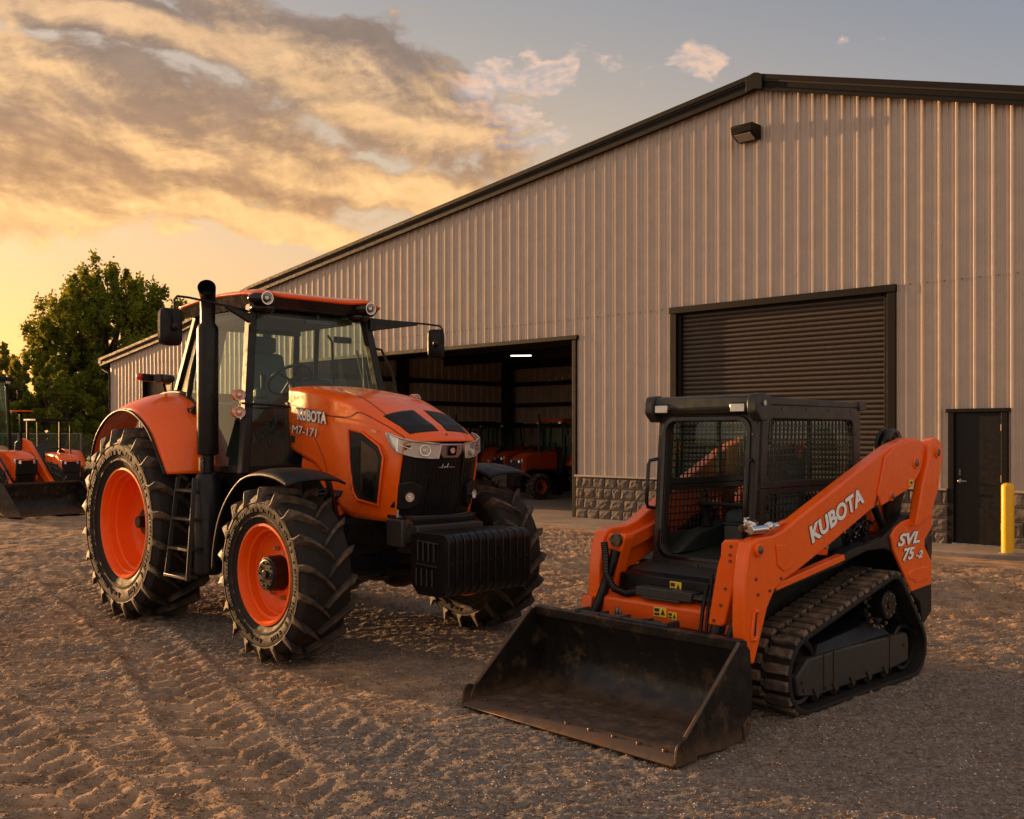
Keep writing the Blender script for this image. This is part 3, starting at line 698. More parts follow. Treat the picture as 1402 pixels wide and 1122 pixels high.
tree('small_tree', 'shorter dark tree cut by the left edge of the photo', (-28.6, 55, 0), 7.6, [(0, 0, 4.6, 2.4, 2.2, 2.4), (-1.5, 0, 3.2, 2.2, 2, 2)], 120, 150, .12, 'leaf_olive', 12, .9, .3)
und = [(-23.6, 47, 5.4, 'rounded bushy tree under the left edge of the tall tree', 'leaf_olive'), (-20.6, 46, 5.2, 'rounded bushy tree just left of the warehouse corner behind the fence', 'leaf_dark'),
       (-26.4, 46.5, 5.4, 'dense low tree above the parked machine roof at far left', 'leaf_dark'), (-18.4, 47.5, 5.2, 'dark bushy tree half hidden behind the warehouse corner', 'leaf_dark'),
       (-30.5, 47, 5.0, 'dense low tree outside the left edge of the yard', 'leaf_dark')]
for i, (x, y, h, lb, mm_) in enumerate(und):
    tree('bushy_tree', lb, (x, y, 0), h, [(0, 0, h * .5, 2.1, 1.6, h * .5), (.9, .2, h * .36, 1.5, 1.3, h * .36)], 190, 150, .115, mm_, 20 + i, .9, .3, 'bushy trees beyond the fence')
# ------------------------------------------------------------ wheels
def tyre_mesh(Rr, w_, rr, nl, lug_h, side, seg=72, detail=True, flip=1):
    """ag tyre about the y axis at origin; side = sign of the outer face"""
    Rc = Rr - lug_h; h = w_ / 2
    sw = Rc - rr
    prof = [(-h * .74, rr - .012), (-h * .80, rr + .010), (-h * .90, rr + sw * .22), (-h * .985, rr + sw * .46), (-h, rr + sw * .62), (-h * .965, rr + sw * .80), (-h * .86, rr + sw * .925),
            (-h * .62, rr + sw * .975), (-h * .3, rr + sw * .995), (0, rr + sw)]
    prof = prof + [(-y, r) for y, r in prof[-2::-1]]
    mb = MB(); mb.lathe(prof, seg)
    # rings on the sidewall
    for sgn in (1, -1):
        mb.lathe([(sgn * h * .90, rr + sw * .20), (sgn * h * .945, rr + sw * .235), (sgn * h * .945, rr + sw * .265), (sgn * h * .94, rr + sw * .30)], seg)
        mb.lathe([(sgn * h * 1.0, rr + sw * .66), (sgn * h * 1.012, rr + sw * .69), (sgn * h * .99, rr + sw * .73)], seg)
    half = [(abs(y), r) for y, r in prof[:10]][::-1]
    mb.lugs = MB()
    def pr(y): return interp(half, abs(y)) if abs(y) <= h * .86 else Rc * .99
    K = 8
    for sd in (1, -1):
        for i in range(nl):
            a0 = 2 * PI * (i + (.5 if sd < 0 else 0)) / nl
            rows = []
            for k in range(K + 1):
                s_ = k / K
                y = sd * (h * 1.035 - s_ * (h * 1.035 + h * .08))
                adv = -flip * (.40 * w_ / Rr) * (s_ ** 1.5)
                a = a0 + adv
                ab = abs(y) / h
                top = Rr - (.012 * ab ** 2) * Rr * .9
                if k == 0: base = rr + sw * .66; top = rr + sw * .80; yb = y * .985
                elif k == 1: base = rr + sw * .80; yb = y
                else: base = pr(y) - .012; yb = y
                hw = (.036 + .010 * (1 - s_)) * (Rr / .66) ** .4; ht = hw * .66
                if k == 0: hw *= 1.25; ht *= .7
                if k == K: hw *= 1.0
                tilt = .55     # local chevron angle: cut square to the lug
                for (rad, wd_) in ((base, hw), (top, ht)):
                    for e in (-1, 1):
                        aa = a + e * wd_ / Rr
                        yy = (yb if rad == base else y) + sd * e * wd_ * tilt * flip * (1 if k > 0 else .2)
                        rows.append((rad * math.cos(aa), yy, rad * math.sin(aa)))
            fs = []
            for k in range(K):
                o = k * 4; n_ = o + 4
                fs += [(o + 2, o + 3, n_ + 3, n_ + 2), (o, o + 2, n_ + 2, n_), (o + 3, o + 1, n_ + 1, n_ + 3)]
            fs += [(0, 1, 3, 2), (K * 4, K * 4 + 2, K * 4 + 3, K * 4 + 1)]
            mb.lugs.add(rows, fs)
    if detail:   # raised moulding marks round the sidewall
        rs = random.Random(4)
        for sgn in (1, -1):
            a = 0
            while a < 2 * PI:
                L = rs.uniform(.012, .045)
                if rs.random() < .62:
                    r0 = rr + sw * .40; r1 = rr + sw * (.50 if rs.random() < .5 else .54)
                    y0 = sgn * h * .955; y1 = sgn * h * 1.005
                    c = [(r_ * math.cos(t_), y_, r_ * math.sin(t_)) for y_ in (y0, y1) for (r_, t_) in ((r0, a), (r1, a), (r1, a + L), (r0, a + L))]
                    mb.hexa(c)
                a += L + rs.uniform(.014, .03)
    return mb
def rim_mesh(rr, w_, side, deep, step=True):
    h = w_ / 2 * .80; s = side
    prof = [(s * h * .98, rr + .010), (s * (h + .010), rr + .006), (s * (h + .012), rr - .012), (s * (h - .012), rr - .026), (s * (h - .05), rr - .034), (s * (h - .055), rr - .055), (s * (h - .11), rr - .062),
            (s * (h - .12), rr - .080)]
    e = h - deep
    prof += [(s * (e + .05), rr - .088), (s * (e + .02), rr - .105), (s * e, rr - .14), (s * (e - .004), rr - .19), (s * (e + .012), rr * .42), (s * (e + .012), rr * .30), (s * (e + .0), 0.001)]
    mb = MB(); mb.lathe(prof, 64)
    mb.lathe([(-s * h, rr), (-s * (h - .02), rr - .03), (s * (e - .02), rr - .10), (s * (e - .02), .02)], 48)
    return mb, e
def wheel(parent, loc, Rr, w_, rr, nl, lug, side, deep, hub='front', detail=True, seg=72, flip=1, rimmat='orange_rim'):
    tm = tyre_mesh(Rr, w_, rr, nl, lug, side, seg, detail, flip); ty = tm.build('tyre', 'rubber', parent, smooth=28, fix=False); ty.location = loc
    tm.lugs.build('tread_lugs', 'tread_rubber', ty, smooth=28, fix=False, bevel=.004 if detail else 0)
    mb, e = rim_mesh(rr, w_, side, deep); rm = mb.build('rim', rimmat, ty, smooth=40)
    s = side; mb = MB()
    if hub == 'front':
        k = rr / .38
        y0 = s * (e + .005); y1 = s * (e + .13 * k)
        mb.cyl((0, y0, 0), (0, y1, 0), .138 * k, 36, .130 * k); mb.cyl((0, y1, 0), (0, y1 + s * .012, 0), .118 * k, 36, .108 * k)
        mb.cyl((0, y1, 0), (0, y1 + s * .026, 0), .032 * k, 20)
        for i in range(10):
            a = i * PI / 5; mb.cyl((.088 * k * math.cos(a), y1, .088 * k * math.sin(a)), (.088 * k * math.cos(a), y1 + s * .022, .088 * k * math.sin(a)), .008, 6)
    else:
        y0 = s * (e + .0); mb.cyl((0, y0, 0), (0, y0 + s * .10, 0), .13, 36, .12); mb.cyl((0, y0, 0), (0, y0 + s * .17, 0), .055, 24)
    mb.build('hub', 'black_paint', ty, bevel=.004)
    mb = MB(); nb = 10 if hub != 'front' else 8; br = rr * .50 if hub == 'front' else rr * .40
    for i in range(nb):
        a = (i + .3) * 2 * PI / nb; c = (br * math.cos(a), s * (e + .01), br * math.sin(a)); d = (c[0], s * (e + .042), c[2])
        mb.cyl(c, d, .013, 6); mb.cyl(c, (c[0], s * (e + .018), c[2]), .02, 12)
    mb.build('wheel_nuts', 'steel', ty)
    return ty
def round_lamp(parent, c, n, r, ring='chrome', back=.03, name='headlight', body=None, lens='headlight_inner'):
    n = Vector(n).normalized(); c = Vector(c); M_ = n.to_track_quat('Z', 'Y').to_matrix()
    def tf(mb, mm): mb.v = [tuple(M_ @ Vector(p) + c) for p in mb.v]; return mb
    mb = MB(); mb.lathe([(-back, r * .75), (-back * .3, r * 1.02), (0, r * 1.06), (.006, r * 1.03), (.006, r * .93), (0, r * .90)], 28, axis='z')
    mb.lathe([(-back, r * .75), (-back * 1.1, .0005)], 20, axis='z')
    o = tf(mb, 0).build(name, ring, parent, smooth=45)
    mb = MB(); mb.lathe([(0.0, r * .92), (-.010, r * .80), (-back * .75, r * .35), (-back * .8, .0005)], 28, axis='z'); tf(mb, 0).build('reflector', lens, o, smooth=60)
    mb = MB(); mb.lathe([(-.012, r * .34), (.000, r * .30), (.004, r * .2), (.005, .0005)], 20, axis='z'); tf(mb, 0).build('bulb', 'white_letter', o, smooth=60)
    mb = MB(); mb.lathe([(0.001, r * .93), (.006, r * .7), (.009, r * .35), (.010, .0005)], 28, axis='z'); tf(mb, 0).build('lens', 'lens_glass', o, smooth=60)
    return o

# ------------------------------------------------------------ the big tractor (x forward, y left)
TR_O = Vector((-.934, 8.51, 0)); TR_A = R(-46)
tr = thing('tractor', 'large orange cab tractor with black front weights and tall black exhaust', 'tractor', tuple(TR_O), TR_A)
RA = -2.53
for side, y in ((-1, -1.095), (1, .875)):
    wheel(tr, (0, y, .655), .66, .44, .375, 18, .046, side, .15, 'front')
for side, y in ((-1, -1.03), (1, .92)):
    wheel(tr, (RA, y, .88), .885, .56, .505, 20, .052, side, .30, 'rear', seg=84)
# hood surface
XR = -1.09
def xf(y): return .548 + .115 * (1 - (abs(y) / .385) ** 2.2) if abs(y) < .385 else .548
ZC = [(0, 2.14), (.2, 2.12), (.4, 2.075), (.6, 2.01), (.78, 1.885), (.90, 1.775), (.96, 1.705), (1.0, 1.652)]
ZS = [(0, 2.095), (.2, 2.06), (.45, 1.985), (.7, 1.885), (.88, 1.765), (.96, 1.70), (1.0, 1.66)]
ZL = [(-1.09, 1.585), (-.89, 1.53), (-.62, 1.45), (-.46, 1.34), (-.34, 1.20), (-.22, 1.075), (-.08, 1.03), (.43, 1.015), (.7, 1.015)]
WID = [(0, .385), (.2, .415), (.5, .425), (.8, .415), (1.0, .385)]
def hood(t, q, off=0):
    """t 0 rear..1 nose; q -1 right sill .. 1 left sill"""
    wd = sm(WID, t); zc = sm(ZC, t); zs = sm(ZS, t); a = abs(q); sg = -1 if q < 0 else 1
    if a > .58:                                      # flank
        k = (a - .58) / .42; y = wd + .012 * math.sin(PI * min(1, k * 1.1)); xr = XR
        x1 = .548 - .115 * k
        x = xr + t * (x1 - xr); zl = interp(ZL, x); z = zs - .045 - (zs - .045 - zl) * k
        z = max(z, zl); n = Vector((0, sg, 0))
    else:
        k = a / .58; th = k * PI / 2
        y = wd * (math.sin(th) ** .80); z = zs - .045 + (zc - zs + .045) * (max(0, math.cos(th)) ** .5)
        x = XR - .03 * (1 - k) + t * (xf(y) - XR + .03 * (1 - k)); n = Vector((0, sg * math.sin(th), math.cos(th) + .15)).normalized()
    return Vector((x, sg * y, z)) + n * off
mb = MB(); mb.grid(lambda u, v: hood(u, v * 2 - 1), 60, 72)
mb.build('hood', 'orange_paint', tr, smooth=50, solid=.012)
def patch(tq, m, name, off=.005, nu=14, nv=14, parent=tr, thick=.006):
    """quad patch given 4 (t,q) corners laid on the hood"""
    (a, b_, c, d) = [Vector((p[0], p[1], 0)) for p in tq]
    def f(u, v):
        p = a.lerp(b_, u).lerp(d.lerp(c, u), v); return hood(p.x, p.y, off)
    mb = MB(); mb.grid(f, nu, nv); return mb.build(name, m, parent, smooth=60, solid=thick)
# body creases and seams
def seam(pts, name='hood_seam', r=.0035, m='black_plastic', n=14, off=.001):
    mb = MB(); P_ = []
    for (a, b_) in zip(pts, pts[1:]):
        for i in range(n): P_.append(hood(a[0] + (b_[0] - a[0]) * i / n, a[1] + (b_[1] - a[1]) * i / n, off))
    P_.append(hood(*pts[-1], off)); mb.tube(P_, r, 6); return mb.build(name, m, tr)
for sg in (-1, 1):
    seam([(.0, sg * .66), (.35, sg * .655), (.60, sg * .60), (.80, sg * .50), (.985, sg * .40)])
    seam([(.0, sg * .80), (.30, sg * .815), (.40, sg * .90), (.45, sg * .99)], r=.003)
    seam([(.30, sg * .17), (.55, sg * .26), (.80, sg * .30)], r=.003)
    patch([(.765, sg * .030), (.940, sg * .022), (.955, sg * .30), (.80, sg * .34)], 'black_plastic', 'hood_vent', .003)
# flank grille: dark inset with two shades and raised orange frame
def flank(pts, y, m, name, th=.012, sg=-1, parent=tr, bevel=.004):
    mb = MB(); mb.prism(pts, 'y', sg * y, sg * (y + th)); return mb.build(name, m, parent, bevel=bevel)
for sg in (-1, 1):
    g = flank([(-.10, 1.73), (.06, 1.705), (.28, 1.60), (.335, 1.52), (.27, 1.16), (.02, 1.19), (-.03, 1.24), (-.09, 1.50)], .428, 'black_plastic', 'side_grille', .010, sg)
    flank([(.07, 1.66), (.27, 1.565), (.305, 1.50), (.245, 1.19), (.06, 1.21)], .437, 'black_gloss', 'mesh_insert', .006, sg, g)
    mb = MB(); Q = [(-.115, 1.745), (.065, 1.72), (.295, 1.61), (.352, 1.525), (.283, 1.145), (.01, 1.175), (-.045, 1.235), (-.106, 1.50), (-.115, 1.745)]
    mb.tube([(x, sg * .436, z) for x, z in Q], .009, 8); mb.build('grille_frame', 'orange_paint', g, smooth=60)
    mb = MB()
    for i in range(16): mb.bar((-.07 + i * .022, sg * .44, 1.25 + .0 * i), (-.07 + i * .022, sg * .44, 1.60 - max(0, i - 9) * .01), .003)
    mb.build('slats', 'black_plastic', g, smooth=0)
    mb = MB(); mb.prism([(-.30, 1.245), (-.225, 1.24), (-.225, 1.195), (-.275, 1.19), (-.30, 1.21)], 'y', sg * .43, sg * .442); mb.build('marker_hole', 'ink', tr, bevel=.003)
    mb = MB(); mb.box(-1.03, -.97, sg * .398 - .01, sg * .398 + .012, 1.63, 1.69); mb.build('badge_square', 'black_plastic', tr, bevel=.003)
# lower body fairing behind the wheel arch (orange flap)
mb = MB(); mb.prism([(-.86, 1.50), (-.60, 1.43), (-.44, 1.32), (-.33, 1.17), (-.24, 1.05), (-.30, 1.02), (-.42, 1.16), (-.60, 1.31), (-.88, 1.42)], 'y', -.395, -.375); mb.build('arch_flap', 'orange_paint', tr, bevel=.006)
# nose: grille block, lower chin, lamps, badge
def nose(y, z, off=0):
    x = xf(y * .385 / .40) - .20 * (1.62 - z) - .012
    x -= .02 * max(0, (1.22 - z)) * 6
    return Vector((x + off, y, z))
mb = MB(); mb.grid(lambda u, v: nose(-.375 + .75 * u, 1.03 + (1.615 - 1.03) * v), 24, 16); gr = mb.build('front_grille', 'black_plastic', tr, smooth=50)
mb = MB()
for i in range(19):
    y = -.30 + i * .6 / 18; mb.tube([nose(y, 1.10 + .02 * abs(i - 9) * .1, .002), nose(y, 1.30, .003), nose(y, 1.48, .002)], .0035, 5)
for y in (-.16, .16): mb.tube([nose(y * 1.05, 1.06, .004), nose(y, 1.5, .006)], .010, 8)
mb.build('grille_bars', 'black_gloss', gr)
mb = MB(); mb.grid(lambda u, v: nose(-.385 + .77 * u, .985 + .07 * v, .02 + .01 * math.sin(v * PI)), 24, 4); mb.build('chin', 'black_plastic', tr, smooth=50, solid=-.06)
mb = MB()
mb.tube([nose(-.38, 1.06, .03), nose(-.2, 1.055, .035), nose(0, 1.052, .038), nose(.2, 1.055, .035), nose(.38, 1.06, .03)], .012, 8); mb.build('chin_lip', 'black_gloss', gr)
# brand plate on the grille (small illegible silver script) and side mark
mb = MB(); P_ = [(-.075, 1.452), (-.05, 1.448), (-.04, 1.478), (-.03, 1.450), (-.01, 1.456), (0, 1.448), (.012, 1.480), (.02, 1.450), (.04, 1.456), (.05, 1.450), (.075, 1.454)]
mb.tube([nose(y - .02, z - .01, .012) for y, z in P_], .0042, 6); mb.tube([nose(-.10, 1.436, .010), nose(.06, 1.438, .010)], .003, 5); mb.build('silver_script', 'silver_trim', gr)
# headlights: swept housing each side
for sg in (-1, 1):
    up_ = [(.40, sg * .433, 1.708), (.46, sg * .426, 1.694), (.525, sg * .405, 1.668), (.592, sg * .30, 1.640), (.640, sg * .19, 1.628), (.662, sg * .115, 1.622)]
    lo_ = [(.41, sg * .435, 1.692), (.455, sg * .432, 1.625), (.510, sg * .418, 1.560), (.580, sg * .30, 1.522), (.632, sg * .19, 1.512), (.652, sg * .135, 1.512)]
    def hl(k, w_, off=0):
        kk = k * (len(up_) - 1); i = min(int(kk), len(up_) - 2); f_ = kk - i
        a = Vector(up_[i]).lerp(Vector(up_[i + 1]), f_); b_ = Vector(lo_[i]).lerp(Vector(lo_[i + 1]), f_)
        n = Vector((k * .9 + .05, sg * (1.05 - k), .15)).normalized()
        return a.lerp(b_, w_) + n * off
    mb = MB(); mb.grid(lambda u, v: hl(u, v, .004), 30, 8); h = mb.build('headlight', 'headlight_inner', tr, smooth=60)
    mb = MB(); rimp = [hl(i / 20, 0, .012) for i in range(21)] + [hl(1 - i / 20, 1, .012) for i in range(21)]; mb.tube(rimp + [rimp[0]], .0075, 6); mb.build('headlight_frame', 'silver_trim', h, smooth=60)
    mb = MB(); mb.tube([hl(.36, .08, .012), hl(.40, .92, .012)], .006, 6); mb.tube([hl(.36, .5, .012), hl(.56, .55, .012)], .005, 6)
    mb.build('divider', 'chrome', h)
    c = hl(.72, .52, .015); round_lamp(h, c, (1, sg * .45, .1), .042, 'chrome', .02, 'projector')
    mb = MB(); mb.grid(lambda u, v: hl(u, v, .020), 24, 5); mb.build('headlight_lens', 'lens_glass', h, smooth=60)
# centre badge
mb = MB(); Q = [(-.125, 1.626), (.125, 1.626), (.118, 1.56), (.075, 1.515), (-.075, 1.515), (-.118, 1.56)]
mb.add([tuple(nose(y, z, .006)) for y, z in Q] + [tuple(nose(y, z, .026)) for y, z in Q], [tuple(range(6))[::-1], tuple(range(6, 12))] + [(i, (i + 1) % 6, (i + 1) % 6 + 6, i + 6) for i in range(6)])
bd = mb.build('nose_badge', 'silver_trim', tr, bevel=.006)
mb = MB(); Q = [(-.045, 1.612), (.045, 1.612), (.042, 1.535), (-.042, 1.535)]
mb.add([tuple(nose(y, z, .027)) for y, z in Q] + [tuple(nose(y, z, .032)) for y, z in Q], [(3, 2, 1, 0), (4, 5, 6, 7), (0, 1, 5, 4), (1, 2, 6, 5), (2, 3, 7, 6), (3, 0, 4, 7)]); mb.build('badge_field', 'black_gloss', bd, bevel=.003)
mb = MB(); c = nose(0, 1.573, .032); mb.lathe([(0, .024), (.005, .022), (.005, .014), (.001, .012), (.001, .001)], 20, (c.x, c.y, c.z), 'x'); mb.build('badge_mark', 'silver_trim', bd)
# fog lamps in their pods
for sg in (-1, 1):
    c = nose(sg * .36, 1.22, .018)
    mb = MB()
    Q = [(-.065, .105), (.02, .12), (.115, .075), (.10, -.085), (.02, -.12), (-.06, -.11)]
    pts0 = [nose(sg * .335 - sg * a, 1.225 + b_, -.03) for a, b_ in Q]; pts1 = [nose(sg * .335 - sg * a * .94, 1.225 + b_ * .92, .05) for a, b_ in Q]
    pts0[0].x -= .06; pts1[0].x -= .035; pts0[5].x -= .06; pts1[5].x -= .035
    mb.add(pts0 + pts1, [tuple(range(6)), tuple(range(11, 5, -1))] + [(i, i + 6, (i + 1) % 6 + 6, (i + 1) % 6) for i in range(6)])
    pod = mb.build('fog_lamp_pod', 'black_plastic', tr, bevel=.012)
    round_lamp(pod, nose(sg * .33, 1.215, .058), (1, sg * .35, -.05), .036, 'chrome', .02, 'fog_lamp')
# lettering on the right flank
text('name_lettering', 'KUBOTA', 'white_letter', tr, (-.865, -.440, 1.826), (1, -.015, -.10), (.03, 0, 1), .102, .455, .003, .035, outline=.035)
text('model_lettering', 'M7-171', 'white_letter', tr, (-.95, -.440, 1.712), (1, -.015, -.10), (.16, 0, 1), .072, .385, .003, .0, outline=.02)
text('name_lettering', 'KUBOTA', 'white_letter', tr, (-.43, .425, 1.80), (-1, -.02, .10), (.03, 0, 1), .098, .455, .006, .03)
text('small_lettering', '330P', 'silver_trim', tr, (.20, -.437, 1.725), (1, 0, -.28), (0, 0, 1), .018, .07, .002, .01)

# chassis
mb = MB(); mb.prism([(-2.6, 1.05), (-1.2, 1.1), (.55, 1.02), (.60, .80), (.15, .62), (-.9, .55), (-2.6, .60)], 'y', -.24, .24); mb.build('chassis', 'black_paint', tr, bevel=.015)
mb = MB()
for x, z, r_ in ((-.55, 1.25, .09), (-.32, 1.12, .06), (-.75, 1.15, .11)): mb.cyl((x, -.36, z), (x, .36, z), r_, 16)
for k in range(9):
    a = rng.random(3); mb.box(-.9 + .12 * k, -.82 + .12 * k, -.37, .37, .98 + .2 * a[0], 1.12 + .25 * a[1])
mb.box(-1.0, .40, -.34, .34, .95, 1.40); mb.build('engine_block', 'black_paint', tr, bevel=.008)
mb = MB()
for k in range(7):
    a = rng.random(4); mb.tube([(-.95 + .1 * k, -.36, 1.0 + .1 * a[0]), (-.9 + .1 * k, -.42 - .02 * a[1], 1.15 + .1 * a[2]), (-.7 + .1 * k, -.40, 1.2 + .12 * a[3]), (-.6 + .1 * k, -.35, 1.05)], .012, 7)
mb.build('hoses', 'hose', tr)
mb = MB()
for k in range(60):
    a = rng.random(4); x = -1.0 + 1.55 * a[0]; z = .72 + .42 * a[1]; s_ = .006 + .01 * a[2]; yy = -.25 if x > -.2 or z < .95 else -.375
    mb.box(x, x + s_, yy - .012, yy, z, z + s_)
mb.build('chassis_bolts', 'bolt', tr)
mb = MB(); mb.box(-.95, .62, -.30, -.24, .80, .98); mb.box(-.95, .62, .24, .30, .80, .98)
for x in np.linspace(-.8, .5, 9): mb.cyl((x, -.32, .90), (x, -.29, .90), .012, 8)
mb.build('side_rail', 'black_paint', tr, bevel=.005)
mb = MB(); mb.tube([(0, -.68, .655), (0, -.5, .64), (0, -.22, .62), (0, .22, .62), (0, .5, .64), (0, .68, .655)], [.095, .085, .12, .12, .085, .095], 16); mb.ell((0, 0, .60), .17, .20, .17); mb.build('front_axle', 'black_paint', tr)
mb = MB(); mb.tube([(.16, -.6, .60), (.16, .6, .60)], .022, 8); mb.tube([(.16, -.3, .60), (.16, .3, .60)], .045, 10); mb.box(-.06, .18, -.62, -.58, .55, .72); mb.box(-.06, .18, .58, .62, .55, .72); mb.build('steering_rod', 'black_paint', tr)
mb = MB(); mb.tube([(RA, -.72, .88), (RA, -.3, .88), (RA, .3, .88), (RA, .72, .88)], [.14, .17, .17, .14], 16); mb.box(RA - .35, RA + .35, -.3, .3, .62, 1.3); mb.build('rear_axle', 'black_paint', tr, bevel=.01)
mb = MB(); mb.box(.40, .66, -.34, .34, .78, 1.0); mb.box(.44, .60, -.44, -.33, .86, 1.03); mb.box(.42, .62, -.46, -.42, .84, 1.05); mb.build('weight_bracket', 'charcoal', tr, bevel=.012)
mb = MB(); mb.box(.36, .60, -.40, -.36, 1.05, 1.075); mb.box(.56, .60, -.40, -.36, .98, 1.07); mb.cyl((.5, -.41, 1.06), (.5, -.41, 1.12), .012, 10); mb.build('bracket_clip', 'steel', tr)
# front weights: a row of suitcase plates
def wplate(y0, y1, name='front_weight'):
    x0, x1, z0, z1 = .66, 1.12, .50, .97
    Q = [(x0 + .02, z1 - .02), (x0 + .10, z1)]
    for a in range(90, -1, -15): Q.append((x1 - .075 + .075 * math.cos(R(a)), z1 - .075 + .075 * math.sin(R(a))))
    for a in range(0, -91, -15): Q.append((x1 - .12 + .12 * math.cos(R(a)), z0 + .12 + .12 * math.sin(R(a))))
    Q += [(x0 + .10, z0), (x0 + .01, z0 + .08)]
    mb = MB(); mb.prism(Q, 'y', y0, y1); return mb.build(name, 'black_paint', tr, bevel=.007)
nw = 11
for i in range(nw):
    a = -.425 + i * .85 / nw; wplate(a + .005, a + .85 / nw - .005)
mb = MB()   # slotted outer plate on the right end
for i in range(4):
    xx = .78 + i * .062; mb.tube([(xx, -.434, .90 - i * .002), (xx, -.434, .76)], .006, 6); mb.tube([(xx - .02, -.434, .70), (xx - .02, -.434, .57)], .006, 6)
mb.tube([(.76, -.434, .905), (1.02, -.434, .895)], .005, 6); mb.tube([(.76, -.434, .735), (1.0, -.434, .725)], .005, 6); mb.build('weight_ribs', 'charcoal', tr)
mb = MB()
for i in range(nw): mb.cyl((1.118, -.39 + i * .077, .76), (1.126, -.39 + i * .077, .76), .006, 8)
mb.build('weight_bolts', 'bolt', tr)

# front mudguards
def guard(side, y0, y1, cx, cz, r_, a0, a1, name, m, th=.02, rise=0):
    mb = MB()
    def f(u, v):
        a = R(a0 + (a1 - a0) * u); y = y0 + (y1 - y0) * v; rr_ = r_ - .035 * (2 * v - 1) ** 2 + (.03 if u < .04 else 0)
        return (cx + rr_ * math.cos(a) * 1.0, y, cz + rr_ * math.sin(a))
    mb.grid(f, 30, 8); return mb.build(name, m, tr, smooth=50, solid=th)
for sg in (-1, 1):
    mb = MB(); yo, yi = (-1.31, -.80) if sg < 0 else (1.16, .66)
    P_ = [(.40, 1.375), (.20, 1.43), (-.05, 1.445), (-.30, 1.40), (-.52, 1.25), (-.68, 1.05), (-.77, .80), (-.79, .62)]
    def f(u, v):
        x = sm([(i / (len(P_) - 1), p[0]) for i, p in enumerate(P_)], u); z = sm([(i / (len(P_) - 1), p[1]) for i, p in enumerate(P_)], u)
        e = 2 * v - 1; d = .045 * abs(e) ** 3; nx = (x - 0) ; nz = z - .66; l = math.hypot(nx, nz)
        return (x - nx / l * d, yo + (yi - yo) * v, z - nz / l * d)
    mb.grid(f, 30, 10); fg = mb.build('front_mudguard', 'black_plastic', tr, smooth=50, solid=.018)
    mb = MB(); mb.bar((0, sg * .55, .75), (-.15, sg * .62, 1.38), .05, .03); mb.bar((-.15, sg * .62, 1.38), (-.15, sg * .95, 1.385), .05, .02); mb.build('mudguard_bracket', 'black_paint', fg)

# rear wings
def rear_wing(sg):
    lip = [(-3.30, 1.50), (-3.20, 1.68), (-3.0, 1.83), (-2.78, 1.91), (-2.55, 1.93), (-2.31, 1.88), (-2.05, 1.74), (-1.86, 1.53), (-1.72, 1.36)]
    crest = [(-3.42, 1.62), (-3.26, 1.84), (-3.0, 2.00), (-2.72, 2.075), (-2.42, 2.09), (-2.14, 2.04), (-1.88, 1.90), (-1.66, 1.66), (-1.57, 1.36)]
    def P2(L, u): n = len(L) - 1; return sm([(i / n, p[0]) for i, p in enumerate(L)], u), sm([(i / n, p[1]) for i, p in enumerate(L)], u)
    def f(u, v):
        a = P2(lip, u); b_ = P2(crest, u); k = math.sin(v * PI / 2) ** .8
        y = 1.235 + (.80 - 1.235) * v
        return (a[0] + (b_[0] - a[0]) * k, sg * y, a[1] + (b_[1] - a[1]) * k)
    mb = MB(); mb.grid(f, 36, 12); w_ = mb.build('rear_wing', 'orange_paint', tr, smooth=50, solid=.02)
    mb = MB(); mb.tube([(P2(lip, i / 30)[0], sg * 1.236, P2(lip, i / 30)[1] - .006) for i in range(31)], .014, 8); mb.build('wing_lip', 'black_plastic', w_, smooth=60)
    mb = MB(); mb.tube([(P2(crest, i / 20)[0] + .015, sg * .80, P2(crest, i / 20)[1] + .01) for i in range(4, 21)], .02, 8); mb.build('wing_seal', 'black_plastic', w_, smooth=60)
    mb = MB(); mb.box(-1.70, -1.56, sg * .80 - .16, sg * .80 + .16, .62, 1.36); mb.build('wing_support', 'black_paint', tr, bevel=.02)
rear_wing(-1); rear_wing(1)

